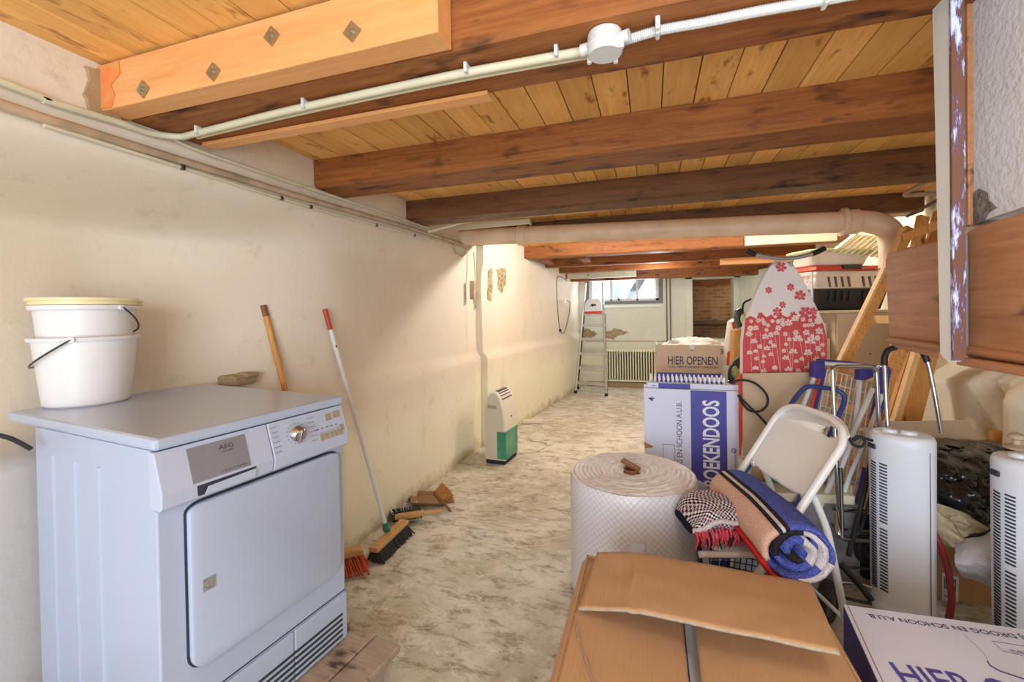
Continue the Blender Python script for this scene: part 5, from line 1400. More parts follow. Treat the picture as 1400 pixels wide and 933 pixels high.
bm = BM(); tube(bm, corner_path([sp(1015, 426, 2.67), sp(1016, 414, 2.67), sp(1030, 408, 2.67), sp(1042, 407, 2.67)], .02), .006, 8); obj('bar', bm, M['black'], cl_, smooth=True)
bm = BM(); ellipsoid(bm, sp(1019, 437, 2.64), (.028, .024, .04)); obj('yellow_grip', bm, M['basin_rim'], cl_, smooth=True)
tl = thing('garden_tool', 'black and olive handled electric tool beside the tall carton, trailing a black cable', 'tool', (0, 0, 0))
bm = BM(); tube(bm, smoothpts([sp(1011, 490, 2.45), sp(1006, 498, 2.43), sp(1001, 510, 2.42), sp(999, 523, 2.42)], 5), .02, 12, radii=[.012 + .012 * math.sin(PI * i / 15) for i in range(16)]); obj('handle', bm, M['black'], tl, smooth=True)
bm = BM(); ellipsoid(bm, sp(1005, 509, 2.40), (.018, .02, .035)); obj('olive_grip', bm, mat('olive_plastic', (150, 146, 84), .5), tl, smooth=True)
bm = BM(); tube(bm, smoothpts([sp(996, 522, 2.41), sp(1003, 525, 2.38), sp(1009, 532, 2.38), sp(1004, 540, 2.4)], 4), .008, 8); obj('wire_tail', bm, M['steel_dark'], tl, smooth=True)
bm = BM(); tube(bm, smoothpts([sp(x, y, 2.08) for x, y in [(1002, 522), (1018, 520), (1035, 526), (1048, 540), (1049, 553), (1040, 562), (1026, 562), (1016, 553), (1009, 540)]], 6), .0055, 8); obj('cable', bm, M['rubber'], tl, smooth=True)
bm = BM(); tube(bm, smoothpts([sp(x, y, 2.05) for x, y in [(1010, 540), (1020, 552), (1036, 567), (1052, 586), (1063, 608), (1068, 628)]], 6), .0055, 8); obj('cable', bm, M['rubber'], tl, smooth=True)
# slab on stone block
st_ = thing('stone_block', 'grey stone block under the cream slab behind the folding chair', 'block', (0, 0, 0))
p0, p1 = sp(1024, 655, 1.93), sp(1172, 668, 1.88); zt = .40
bm = BM(); prism(bm, [Vector((p0.x, p0.y, 0)), Vector((p1.x, p1.y - .02, 0)), Vector((p1.x + .02, p1.y + .10, 0)), Vector((p0.x, p0.y + .11, 0))], (0, 0, zt - .05), .008); obj('block', bm, M['stone'], st_)
bm = BM(); prism(bm, [Vector((p0.x - .01, p0.y - .01, zt - .048)), Vector((p1.x - .02, p1.y - .03, zt - .048)), Vector((p1.x, p1.y + .09, zt - .048)), Vector((p0.x, p0.y + .12, zt - .048))], (0, 0, .04), .006)
tag(obj('stone_slab', bm, M['slab']), 'cream slab lying on the grey stone block behind the folding chair', 'slab')
cp = sp(1019, 622, 1.99)
bm = BM(); cp.z = .393; lathe(bm, [(0, 0), (.024, 0), (.028, .10), (.030, .125), (.027, .125), (.022, .006), (0, .006)], 20, origin=cp); tag(obj('plastic_beaker', bm, M['cream_pl'], smooth=True), 'pale plastic beaker beside the front flat carton', 'beaker')
bm = BM()
for k in range(4): tube(bm, smoothpts([Vector((cp.x + .04 + .03 * k, cp.y + .03, .41 + .008 * k)), Vector((cp.x + .12 + .02 * k, cp.y + .06 * (k % 2), .42)), Vector((cp.x + .24, cp.y + .02 * k, .402 + .01 * k))], 5), .006, 8)
hs = obj('garden_hose', bm, M['green'], smooth=True); tag(hs, 'short coil of green hose on the cream slab', 'hose')

# ================================================================ CABINET, PET CARRIER, BASIN
cb = thing('storage_cabinet', 'plain beige cabinet under the pet carrier', 'cabinet', (0, 0, 0))
c0_, c1_ = sp(1144, 428, 2.98), sp(1222, 428, 3.0); ud = (c1_ - c0_); ud.z = 0; ud.normalize(); vd = Vector((-ud.y, ud.x, 0)); CT = c0_.z
def cbx(o, s0, s1, t0, t1, z0, z1, m, name, par, bev=.002, tg=None):
    bm = BM(); prism(bm, [o + ud * s0 + vd * t0 + Vector((0, 0, z0)), o + ud * s1 + vd * t0 + Vector((0, 0, z0)), o + ud * s1 + vd * t1 + Vector((0, 0, z0)), o + ud * s0 + vd * t1 + Vector((0, 0, z0))], (0, 0, z1 - z0), bev)
    return obj(name, bm, m, par)
o0 = Vector((c0_.x, c0_.y, 0))
cbx(o0, 0, .40, .012, .34, 0, CT, M['cardboard_grey'], 'carcass', cb)
cbx(o0, .004, .40, 0, .011, .06, CT - .004, mat('beige_door_panel', (206, 190, 168), .5, var=.05), 'door', cb)
bm = BM()
for x, y in ((1151, 484), (1190, 484)): ellipsoid(bm, sp(x, y, 2.97), (.006, .006, .006), 8, 6)
obj('fixing_hole', bm, M['gap'], cb)
cbx(o0, -.13, -.008, .05, .34, 0, CT - .18, M['board_white'], 'side_shelf', cb)
cbx(o0, -.14, .40, -.005, .345, CT, CT + .018, M['board_white'], 'top', cb)
pt = Vector(sp(1135, 470, 3.0)); pt.z = CT - .179
bm = BM(); lathe(bm, [(0, 0), (.04, 0), (.052, .06), (.054, .11), (.050, .11), (.038, .008), (0, .008)], 20, origin=pt + vd * .10); tag(obj('white_pot', bm, M['white_tube'], smooth=True), 'white pot on the low shelf beside the beige cabinet', 'pot')
bm = BM(); prism(bm, [sp(1131, 444, 3.1), sp(1143, 447, 3.1), sp(1143, 452, 3.1), sp(1131, 449, 3.1)], vd * .1, .003); rl = tag(obj('red_tray', bm, M['red']), 'thin red tray above the white pot beside the cabinet', 'tray')
pc = thing('pet_carrier', 'pet carrier with red lid, white top half and black base on the cabinet', 'pet carrier', (0, 0, 0))
kx0 = Vector(sp(1116, 426, 2.97)); kx0.z = CT + .019; KL = .52; KD = .30
def kpr(s0, s1, t0, t1, z0, z1, in0=0, in1=0, bev=.01):
    """tapered tray: in0 shrink at bottom, in1 shrink at top"""
    bm = BM(); o = kx0; V = []
    for z, k in ((z0, in0), (z1, in1)):
        for s, t_ in ((s0 + k, t0 + k), (s1 - k, t0 + k), (s1 - k, t1 - k), (s0 + k, t1 - k)): V.append(bm.verts.new(o + ud * s + vd * t_ + Vector((0, 0, z))))
    for q in ((3, 2, 1, 0), (4, 5, 6, 7), (0, 1, 5, 4), (1, 2, 6, 5), (2, 3, 7, 6), (3, 0, 4, 7)): bm.faces.new([V[i] for i in q])
    if bev: bmesh.ops.bevel(bm, geom=list(bm.edges), offset=bev, segments=3, affect='EDGES', profile=.5)
    return bm
obj('base', kpr(0, KL, 0, KD, 0, .145, .03, .0), M['black'], pc, smooth=True)
up_ = obj('top_half', kpr(.0, KL, 0, KD, .147, .275, 0, .03, .015), M['cream_pl'], pc, smooth=True)
obj('red_lid', kpr(.01, KL - .01, .01, KD - .01, .276, .305, 0, .01, .006), M['red'], pc, smooth=True)
obj('latch', kpr(.20, .33, .0, .03, .28, .309, 0, 0, .003), M['black'], pc)
bm = BM()
for k in (0, 1, 2, 3, 5.2, 6.2, 7.2):
    s = .10 + .047 * k
    b_ = BM()
    prism(bm, [kx0 + ud * (s - .005) + vd * (.010) + Vector((0, 0, .158)), kx0 + ud * (s + .005) + vd * (.010) + Vector((0, 0, .158)), kx0 + ud * (s + .005) + vd * .021 + Vector((0, 0, .23)), kx0 + ud * (s - .005) + vd * .021 + Vector((0, 0, .23))], -vd * .014)
    b_.free()
obj('air_slots', bm, M['pipe_dark'], up_)
bm = BM()
for k in (0, 1, 2, 3, 5.2, 6.2, 7.2):
    s = .10 + .047 * k
    prism(bm, [kx0 + ud * (s - .006) + vd * .010 + Vector((0, 0, .06)), kx0 + ud * (s + .006) + vd * .010 + Vector((0, 0, .06)), kx0 + ud * (s + .006) + vd * .0 + Vector((0, 0, .135)), kx0 + ud * (s - .006) + vd * .0 + Vector((0, 0, .135))], -vd * .008)
obj('lower_slots', bm, M['gap'], pc)
bm = BM()
g0 = kx0 - ud * .012
for i in range(7): cyl(bm, g0 + vd * (.04 + .036 * i) + Vector((0, 0, .08)), g0 + vd * (.04 + .036 * i) + Vector((0, 0, .25)), .003, 6)
for i in range(6): cyl(bm, g0 + vd * .03 + Vector((0, 0, .085 + .032 * i)), g0 + vd * .27 + Vector((0, 0, .085 + .032 * i)), .003, 6)
for a_, b_ in (((.02, .07), (.28, .07)), ((.28, .07), (.28, .26)), ((.28, .26), (.02, .26)), ((.02, .26), (.02, .07))): cyl(bm, g0 + vd * a_[0] + Vector((0, 0, a_[1])), g0 + vd * b_[0] + Vector((0, 0, b_[1])), .007, 8)
obj('wire_door', bm, M['white_tube'], pc)
# basin
bs = thing('washing_basin', 'cream rectangular basin with pale green rim on top of the pet carrier', 'basin', (0, 0, 0))
o = kx0 + Vector((0, 0, .307)) - ud * .02
def basin(bm, s0, s1, t0, t1, h, th):
    def ringp(k, z, n=10, rr=.06):
        P = []
        for (cs, ct, a0) in ((s1 - k - rr, t1 - k - rr, 0), (s0 + k + rr, t1 - k - rr, 90), (s0 + k + rr, t0 + k + rr, 180), (s1 - k - rr, t0 + k + rr, 270)):
            for i in range(n + 1): an = rad(a0 + 90 * i / n); P.append(o + ud * (cs + rr * math.cos(an)) + vd * (ct + rr * math.sin(an)) + Vector((0, 0, z)))
        return [bm.verts.new(p) for p in P]
    rs = [ringp(.05, 0), ringp(.035, .01), ringp(.006, h), ringp(.010, h), ringp(.04, th + .01), ringp(.055, th)]
    for A, B in zip(rs, rs[1:]):
        for i in range(len(A)): bm.faces.new((A[i], A[(i + 1) % len(A)], B[(i + 1) % len(A)], B[i]))
    bm.faces.new(rs[0][::-1]); bm.faces.new(rs[-1])
    return rs
bm = BM(); basin(bm, 0, .46, 0, .30, .105, .006); obj('bowl', bm, M['cream_pl'], bs, smooth=True)
bm = BM(); P = []
for (cs, ct, a0) in ((.46 - .06, .30 - .06, 0), (.06, .30 - .06, 90), (.06, .06, 180), (.40, .06, 270)):
    for i in range(7): an = rad(a0 + 15 * i); P.append(o + ud * (cs + .058 * math.cos(an)) + vd * (ct + .058 * math.sin(an)) + Vector((0, 0, .106)))
tube(bm, P, .008, 8, closed=True); obj('rim', bm, M['basin_rim'], bs, smooth=True)
# pale slats stacked in the basin
gs = 'pale slats lying in the basin'
s0_ = None
for i in range(9):
    a_ = sp(1137 + 8.5 * i, 345, 2.96); b_ = sp(1170 + 7 * i, 320 + 1.6 * i, 3.12)
    d_ = b_ - a_
    if s0_ is None:
        bm = BM(); vs = box(bm, (d_.length, .028, .010), (0, 0, 0), None, .002); bm.transform(d_.to_track_quat('X', 'Z').to_matrix().to_4x4())
        s0_ = tag(obj('blind_strip', bm, M['blind']), 'pale cream slat lying aslant with others in the basin', 'slat', gs); s0_.location = (a_ + b_) / 2
    else:
        c = s0_.copy(); C.objects.link(c); c.location = (a_ + b_) / 2

# ================================================================ WOODEN SHELF FRAMES leaning at the right
def post3(name, A, B, w, th, m, par, side):
    """rectangular bar from A to B; w = width along 'side', th = other way"""
    A, B = Vector(A), Vector(B); d = (B - A).normalized(); s = Vector(side); s = (s - d * s.dot(d)).normalized(); n = d.cross(s)
    bm = BM(); prism(bm, [A + s * w / 2 + n * th / 2, A - s * w / 2 + n * th / 2, A - s * w / 2 - n * th / 2, A + s * w / 2 - n * th / 2], B - A, .0015)
    return obj(name, bm, m, par)
def holes(par, A, B, n_, side, off, name='shelf_pin_holes', cnt=26):
    bm = BM(); d = (B - A).normalized(); s = Vector(side); s = (s - d * s.dot(d)).normalized(); nn_ = d.cross(s)
    if nn_.dot(EYEV - A) < 0: nn_ = -nn_
    for i in range(cnt):
        for k in (-.012, .012):
            p = A.lerp(B, (i + .5) / cnt) + s * k + nn_ * off; cyl(bm, p, p + nn_ * .0012, .0028, 6)
    return obj(name, bm, M['pipe_dark'], par)
right = R @ Vector((1, 0, 0))
sf = thing('wooden_shelf_frame', 'leaning pine shelf frame with peg holes, left most of the leaning timbers', 'shelf frame', (0, 0, 0))
A1, B1 = sp(1243, 312, 2.48), sp(1078, 655, 2.32)
p_ = post3('upright', A1, B1, .052, .030, M['pine'], sf, right); holes(p_, A1, B1, 0, right, .0152, cnt=36)
e1 = post3('pale_edge', A1 - right * .034, B1 - right * .034, .012, .032, M['pine_pale'], sf, right)
A2, B2 = sp(1306, 300, 2.36), sp(1165, 640, 2.20)
p_ = post3('upright', A2, B2, .050, .030, M['pine'], sf, right); holes(p_, A2, B2, 0, right, .0152, cnt=36)
for (x0, y0, x1, y1) in ((1236, 325, 1290, 305), (1186, 437, 1222, 437), (1148, 513, 1200, 516), (1146, 557, 1185, 562), (1130, 595, 1172, 606)):
    post3('rung', sp(x0, y0, 2.44), sp(x1, y1, 2.24), .042, .02, M['pine_pale'] if y0 > 400 else M['pine'], sf, (0, 0, 1))
tb = [((1256, 298), (1228, 346), 2.75, 2.7, .05, 'dark honey timber standing just right of the drain pipe elbow'),
      ((1277, 276), (1219, 520), 2.66, 2.50, .055, 'second leaning timber behind the wide hanging plank'),
      ((1287, 310), (1262, 350), 2.60, 2.58, .035, 'short timber end showing beside the white post')]
B_list = [((1262, 296), (1202, 590), 2.58, 2.46, .055, 'pine_leaning_timber', 'narrow timber leaning behind the peg hole frame', 'pine'),
          ((1284, 290), (1222, 520), 2.64, 2.44, .045, '', 'leaning timber showing above the wide hanging plank beside the post', 'pine'),
          ((1268, 430), (1196, 668), 2.40, 2.24, .030, '', 'pale narrow timber leaning in front of the wide knotty plank', 'pine_pale'),
          ((1258, 440), (1180, 690), 2.46, 2.30, .035, '', 'slim timber leaning between the pale timber and the peg hole frame', 'pine')]
for a_, b_, d0, d1, w_, nm, lb, mm in B_list:
    o_ = post3('leaning_timber', sp(a_[0], a_[1], d0), sp(b_[0], b_[1], d1), w_, .03, M[mm], None, right); tag(o_, lb, 'timber')
o_ = post3('wide_plank', sp(1282, 420, 2.48), sp(1212, 690, 2.38), .125, .022, M['pine'], None, right); tag(o_, 'wide knotty pine plank leaning against the cream wall', 'plank')

# ================================================================ DRYING RACK with wire grid
dr_ = thing('drying_rack', 'white and purple folding drying rack with wire grid leaning at the right', 'drying rack', (0, 0, 0))
G = [sp(1131, 506, 2.12), sp(1206, 526, 2.16), sp(1176, 722, 2.02), sp(1096, 690, 2.04)]
bm = BM()
for i in range(12):
    a_ = G[0].lerp(G[1], i / 11); b_ = G[3].lerp(G[2], i / 11); cyl(bm, a_, b_, .0022, 6)
for i in range(12):
    a_ = G[0].lerp(G[3], i / 11); b_ = G[1].lerp(G[2], i / 11); cyl(bm, a_, b_, .0022, 6)
obj('wire_grid', bm, M['white_tube'], dr_)
def tb_(name, px, r, m, par=dr_, rd=.02): 
    bm = BM(); tube(bm, corner_path([sp(x, y, d) for x, y, d in px], rd), r, 10); return obj(name, bm, m, par, smooth=True)
tb_('white_tube', [(1117, 507, 2.08), (1086, 585, 2.00), (1058, 650, 1.95)], .010, M['white_tube'])
tb_('white_tube', [(1176, 519, 2.08), (1170, 575, 2.0), (1166, 600, 1.96), (1150, 640, 1.9)], .010, M['white_tube'])
tb_('white_tube', [(1193, 532, 2.0), (1163, 600, 1.96), (1118, 700, 1.88)], .011, M['white_tube'])
tb_('white_tube', [(1206, 540, 2.0), (1190, 585, 1.96), (1160, 655, 1.92), (1145, 705, 1.88)], .009, M['white_tube'])
tb_('white_tube', [(1122, 497, 2.08), (1176, 500, 2.08), (1200, 505, 2.08)], .010, M['white_tube'])
tb_('purple_bar', [(1117, 493, 2.09), (1160, 496, 2.09), (1204, 503, 2.09)], .008, M['purple'])
tb_('purple_tube', [(1126, 508, 2.07), (1116, 550, 2.03), (1107, 590, 1.98)], .010, M['purple'])
tb_('red_tube', [(1121, 515, 2.06), (1112, 548, 2.02), (1103, 578, 1.99)], .007, M['red'])
for px in ([(1113, 496), (1128, 493), (1130, 512), (1123, 520), (1112, 516)], [(1176, 506), (1194, 505), (1195, 516), (1183, 521), (1175, 520)]):
    bm = BM(); prism(bm, [sp(x, y, 2.05) for x, y in px], nrm * .035, .005); obj('purple_joint', bm, M['purple'], dr_, smooth=True)
bm = BM(); c_ = sp(1210, 509, 2.02); cyl(bm, c_, c_ + nrm * .03, .030, 24); prism(bm, [sp(x, y, 2.022) for x, y in [(1203, 507), (1218, 512), (1213, 545), (1203, 577), (1194, 577), (1200, 545)]], nrm * .026, .003); obj('purple_arm', bm, M['purple'], dr_, smooth=True)
bm = BM(); prism(bm, [sp(1207, 509, 2.018), sp(1212, 508, 2.018), sp(1212, 510.5, 2.018), sp(1207, 511, 2.018)], nrm * .003); obj('badge', bm, M['white_ink'], dr_)
tb_('purple_tube', [(1182, 640, 1.93), (1176, 670, 1.90), (1170, 695, 1.88)], .009, M['purple'])

# ================================================================ CHROME TROLLEY
tr = thing('luggage_trolley', 'folding chrome trolley frame with black wheels behind the folding chair', 'trolley', (0, 0, 0))
tb_('tall_frame', [(1147, 705, 1.80), (1143, 620, 1.82), (1138, 505, 1.86), (1144, 501, 1.86), (1190, 501, 1.86), (1198, 506, 1.86), (1202, 590, 1.86), (1205, 700, 1.85)], .0085, M['chrome'], tr)
tb_('cross_tube', [(1141, 697, 1.80), (1205, 700, 1.86)], .009, M['chrome'], tr)
tb_('cross_tube', [(1137, 716, 1.76), (1142, 724, 1.76), (1205, 727, 1.86)], .006, M['chrome'], tr)
tb_('base_loop', [(1144, 700, 1.78), (1146, 733, 1.72), (1158, 738, 1.74), (1205, 741, 1.85)], .010, M['chrome'], tr)
tb_('side_tube', [(1149, 640, 1.80), (1152, 735, 1.72)], .007, M['steel_dark'], tr)
tb_('strut', [(1196, 610, 1.88), (1175, 700, 1.80), (1160, 760, 1.72)], .010, M['black'], tr)
tb_('strut', [(1200, 640, 1.86), (1184, 700, 1.80), (1176, 730, 1.76)], .006, M['steel_dark'], tr)
tb_('floor_bar', [(1150, 772, 1.70), (1175, 800, 1.67), (1192, 822, 1.64)], .012, M['black'], tr)
tb_('floor_bar', [(1130, 775, 1.72), (1165, 777, 1.72), (1198, 778, 1.82)], .006, M['steel_dark'], tr)
tb_('floor_bar', [(1146, 816, 1.66), (1191, 826, 1.64)], .006, M['black'], tr)
tb_('wire_loop', [(1142, 796, 1.68), (1172, 797, 1.68), (1192, 804, 1.66)], .004, M['chrome'], tr)
def wheel(par, c, r, w_, ax_):
    ax_ = Vector(ax_).normalized(); mt = Matrix.Translation(c) @ ax_.to_track_quat('Z', 'Y').to_matrix().to_4x4()
    bm = BM(); lathe(bm, [(r * .62, -w_ * .4), (r * .9, -w_ * .5), (r, -w_ * .3), (r, w_ * .3), (r * .9, w_ * .5), (r * .62, w_ * .4), (r * .62, -w_ * .4)], 32); bm.transform(mt); wo = obj('wheel', bm, M['rubber'], par, smooth=True)
    bm = BM(); lathe(bm, [(0, -w_ * .35), (r * .62, -w_ * .38), (r * .62, w_ * .38), (r * .2, w_ * .3), (r * .18, w_ * .6), (0, w_ * .6)], 24); bm.transform(mt); obj('hub', bm, M['steel_dark'], wo, smooth=True)
wax = Vector((.80, -.60, 0))
c_ = sp(1131, 803, 1.66); c_.z = .078; wheel(tr, c_, .078, .035, wax)
c_ = sp(1188, 735, 1.86); c_.z = .17; wheel(tr, c_, .07, .03, Vector((.5, -.85, 0)))
bm = BM(); crumple(bm, sp(1178, 745, 1.95), (.085, .07, .13), 3, .3); tag(obj('dark_blue_bag', bm, mat('dark_navy_cloth', (34, 38, 62), .8, var=.3), smooth=True), 'dark navy cloth bag behind the chrome trolley, low down', 'bag')
bm = BM(); crumple(bm, sp(1143, 745, 1.95), (.06, .05, .11), 8, .3); tag(obj('black_pouch', bm, M['rubber'], smooth=True), 'crumpled black pouch low behind the chair leg and chrome trolley', 'pouch')
bm = BM(); tube(bm, smoothpts([sp(x, y, 1.72) for x, y in [(1160, 596), (1166, 608), (1178, 611), (1182, 602), (1172, 597), (1164, 604), (1176, 598), (1190, 602), (1202, 605)]], 5), .0055, 8)
tag(obj('elastic_strap', bm, M['rubber'], smooth=True), 'tangled black elastic strap hooked between chair back and tower heater', 'strap')
# chrome handle with black grips behind the cardboard
th_ = thing('chrome_handle', 'chrome pull handle with black grips rising behind the grey cardboard box', 'handle frame', (0, 0, 0))
tb_('tube', [(1214, 592, 1.84), (1211, 540, 1.86), (1209, 490, 1.88), (1214, 477, 1.88), (1240, 474, 1.88), (1262, 480, 1.88), (1270, 500, 1.87), (1278, 540, 1.85), (1287, 592, 1.84)], .0085, M['chrome'], th_, .03)
tb_('grip', [(1209, 500, 1.875), (1209, 488, 1.88), (1214, 478, 1.88), (1224, 475, 1.88)], .0125, M['black'], th_, .03)
tb_('grip', [(1258, 479, 1.88), (1263, 483, 1.88), (1268, 495, 1.872)], .0125, M['black'], th_, .02)

# ================================================================ BLUE CART
bc = thing('hand_cart', 'blue painted hand cart frame standing behind the folding chair', 'cart', (0, 0, 0))
tb_('handle_frame', [(962, 722, 1.86), (1015, 650, 1.93), (1092, 538, 2.0), (1103, 528, 2.0), (1142, 532, 2.0), (1155, 540, 1.98), (1154, 552, 1.97), (1120, 630, 1.9), (1090, 690, 1.86), (1052, 770, 1.78)], .0105, M['blue_paint'], bc, .05)
bm = BM(); prism(bm, [sp(x, y, 1.95) for x, y in [(1060, 571), (1070, 570), (1118, 578), (1118, 592), (1098, 592), (1060, 583)]], nrm * .012, .002); pl_ = obj('name_plate', bm, M['blue_paint'], bc)
a_, b_ = sp(1084, 586, 1.948), sp(1108, 590, 1.948)
text(pl_, 'IKEA', a_, b_ - a_, (0, 0, 1), .015, M['basin_rim'], (b_ - a_).length, bold=.04)
tb_('twine', [(1070, 590, 1.94), (1060, 612, 1.93), (1036, 665, 1.90)], .006, M['bristle_tan'], bc)
bm = BM(); prism(bm, [sp(x, y, 1.80) for x, y in [(952, 735), (1000, 735), (998, 782), (952, 775)]], nrm * .02, .003); pz_ = obj('toe_plate', bm, M['crate_blue'], bc)
bm = BM()
for k in range(4):
    cyl(bm, sp(964 + 12 * k, 735, 1.797), sp(958 + 12 * k, 782, 1.797), .0013, 5); cyl(bm, sp(954, 742 + 12 * k, 1.797), sp(1000, 742 + 12 * k, 1.797), .0013, 5)
obj('grid_lines', bm, M['fan_white'], pz_)
# black wire basket under the chair
wb_ = thing('wire_basket', 'black wire basket with a pale pouch standing under the folding chair', 'basket', (0, 0, 0))
bm = BM(); q = [sp(1000, 735, 1.74), sp(1062, 745, 1.74), sp(1058, 815, 1.72), sp(992, 800, 1.72)]
for i in range(9):
    cyl(bm, q[0].lerp(q[1], i / 8), q[3].lerp(q[2], i / 8), .0022, 6); cyl(bm, q[0].lerp(q[3], i / 8), q[1].lerp(q[2], i / 8), .0022, 6)
b2 = [p + nrm * .16 for p in q]
for i in range(9): cyl(bm, b2[0].lerp(b2[1], i / 8), b2[3].lerp(b2[2], i / 8), .0022, 6)
for i in range(5):
    for a_, b_ in ((0, 1), (1, 2), (3, 0)): pass
    k = i / 4; w4 = [p + nrm * .16 * k for p in q]; cyl(bm, w4[0], w4[3], .0025, 6); cyl(bm, w4[1], w4[2], .0025, 6); cyl(bm, w4[3], w4[2], .0025, 6)
obj('wire_cage', bm, M['black'], wb_)
bm = BM(); crumple(bm, sp(1022, 768, 1.82), (.05, .03, .09), 5, .12, sharp=False); tag(obj('pale_pouch', bm, M['shoe'], smooth=True), 'pale blue pouch inside the black wire basket', 'pouch')

# ================================================================ TOWER HEATERS
def tower(label, base, ang, H_=.705, w_=.100, d_=.078):
    t = thing('tower_heater', label, 'heater', (base.x, base.y, 0), ang, None)
    def sec(th, k=1.0, e=2.6):
        c, s = math.cos(th), math.sin(th)
        return Vector((w_ * k * abs(c) ** (2 / e) * (1 if c > 0 else -1), d_ * k * abs(s) ** (2 / e) * (1 if s > 0 else -1), 0))
    prof = [(0, 1.02), (.03, 1.03), (.04, .97), (.05, .97), (H_ - .045, 1.0), (H_ - .018, 1.0), (H_ - .006, .95), (H_, .86)]
    bm = BM(); rs = []
    for z, k in prof: rs.append([bm.verts.new(sec(2 * PI * i / 56, k) + Vector((0, 0, z))) for i in range(56)])
    for A, B in zip(rs, rs[1:]):
        for i in range(56): bm.faces.new((A[i], A[(i + 1) % 56], B[(i + 1) % 56], B[i]))
    bm.faces.new(rs[0][::-1]); bm.faces.new(rs[-1]); obj('housing', bm, M['fan_white'], t, smooth=True)
    # vent slots: two columns on the front-left curve
    for c0, c1, z0, z1, n_ in ((rad(210), rad(228), .10, H_ - .115, 46), (rad(236), rad(252), .10, .335, 19), (rad(236), rad(252), .365, H_ - .115, 19)):
        bm = BM()
        for i in range(n_):
            z = z0 + (z1 - z0) * i / (n_ - 1); P = []
            for k in range(6):
                th = c0 + (c1 - c0) * k / 5; P.append(sec(th, 1.0) + Vector((0, 0, z - .004 * k / 5)))
            V = [(bm.verts.new(p * 1.0 + Vector((p.x * .012, p.y * .012, -.0028))), bm.verts.new(p + Vector((p.x * .012, p.y * .012, .0028)))) for p in P]
            W = [(bm.verts.new(Vector((p.x * .96, p.y * .96, p.z - .0028))), bm.verts.new(Vector((p.x * .96, p.y * .96, p.z + .0028)))) for p in P]
            for k in range(5):
                bm.faces.new((V[k][0], V[k + 1][0], V[k + 1][1], V[k][1])); bm.faces.new((V[k][1], V[k + 1][1], W[k + 1][1], W[k][1])); bm.faces.new((V[k][0], W[k][0], W[k + 1][0], V[k + 1][0]))
        obj('vent_slots', bm, M['fan_slot'], t)
    for x in (-.035, .022):
        bm = BM(); lathe(bm, [(0, H_ - .001), (.026, H_ - .001), (.024, H_ + .010), (.018, H_ + .014), (0, H_ + .014)], 20, ax=1.0, ay=.8, origin=(x, -.01, 0)); obj('control_knob', bm, M['fan_white'], t, smooth=True)
    bm = BM()
    p = sec(rad(214), 1.0); box(bm, (.034, .010, .02), p + Vector((0, 0, H_ - .055)), (0, 0, rad(-55)), .004); obj('carry_grip', bm, M['fan_slot'], t)
    bm = BM(); p = sec(rad(318), 1.003); box(bm, (.002, .002, H_ - .10), p + Vector((0, 0, H_ * .5))); obj('seam', bm, M['fan_slot'], t)
    return t
cA = onz(1232, 592, .705)
tower('white tower heater standing left of the black bin bag', cA, math.atan2(cA.y, cA.x) - PI / 2 + 0)
cB = onz(1416, 628, .70)
tB = tower('white tower heater at the right edge, right of the black bin bag', cB, math.atan2(cB.y, cB.x) - PI / 2 + rad(0), .70)
kn = cB + Vector((0, 0, .016)); kn = onz(1390, 612, .72); kn.z = .715
bm = BM(); lathe(bm, [(0, 0), (.03, 0), (.034, .008), (.012, .016), (.010, .03), (.024, .036), (.02, .048), (.008, .055), (0, .056)], 16, origin=kn); tag(obj('beige_knob', bm, M['tan_paint'], smooth=True), 'beige turned knob resting on the right tower heater', 'knob')

# ================================================================ BAGS AND CARTONS between the heaters
gb = thing('grey_carton', 'greyish cardboard carton behind the left tower heater and the bin bag', 'carton', (0, 0, 0))
a_, b_ = sp(1202, 577, 2.02), sp(1326, 582, 2.02); d_ = (b_ - a_); d_.z = 0; d_.normalize(); n_ = Vector((-d_.y, d_.x, 0)); zt = a_.z; wd = (b_ - a_).length
o = Vector((a_.x, a_.y, 0))
bm = BM(); prism(bm, [o, o + d_ * wd, o + d_ * wd + n_ * .16, o + n_ * .16], (0, 0, zt - .07), .002); obj('body', bm, M['cardboard_grey'], gb)
bm = BM(); prism(bm, [o + Vector((0, 0, zt - .072)), o + d_ * (wd + .02) + Vector((0, -.02, zt - .085)), o + d_ * wd + Vector((0, 0, zt)), o + Vector((0, 0, zt))], n_ * .005, .001); obj('raised_flap', bm, M['cardboard_grey'], gb)
bx0 = thing('brown_carton', 'brown cardboard carton with paper label under the black bin bag', 'carton', (0, 0, 0))
a_, b_ = sp(1272, 735, 1.78), sp(1372, 760, 1.72); d_ = (b_ - a_); d_.z = 0; d_.normalize(); n_ = Vector((-d_.y, d_.x, 0)); o = Vector((a_.x, a_.y, 0)); zt = .33
bm = BM(); prism(bm, [o, o + d_ * .30, o + d_ * .30 + n_ * .18, o + n_ * .18], (0, 0, zt), .003); obj('body', bm, M['cardboard'], bx0)
a_, b_ = sp(1290, 788, 1.775), sp(1311, 793, 1.765)
bm = BM(); q = [sp(1290, 785, 1.762), sp(1311, 790, 1.755), sp(1311, 860, 1.755), sp(1290, 855, 1.762)]
fo = lambda p: o + d_ * (p - o).dot(d_) + Vector((0, 0, p.z)) - n_ * .0015
q = [fo(p) for p in q]; prism(bm, q, -n_ * .001); lb_ = obj('paper_label', bm, M['fan_white'], bx0)
bm = BM()
for i in range(9):
    s = .12 + .75 * i / 9; a1_ = q[0].lerp(q[1], s); b1_ = q[3].lerp(q[2], s); prism(bm, [a1_.lerp(b1_, .06), a1_.lerp(b1_, .06) + d_ * .0022, a1_.lerp(b1_, .3) + d_ * .0022, a1_.lerp(b1_, .3)], -n_ * .002)
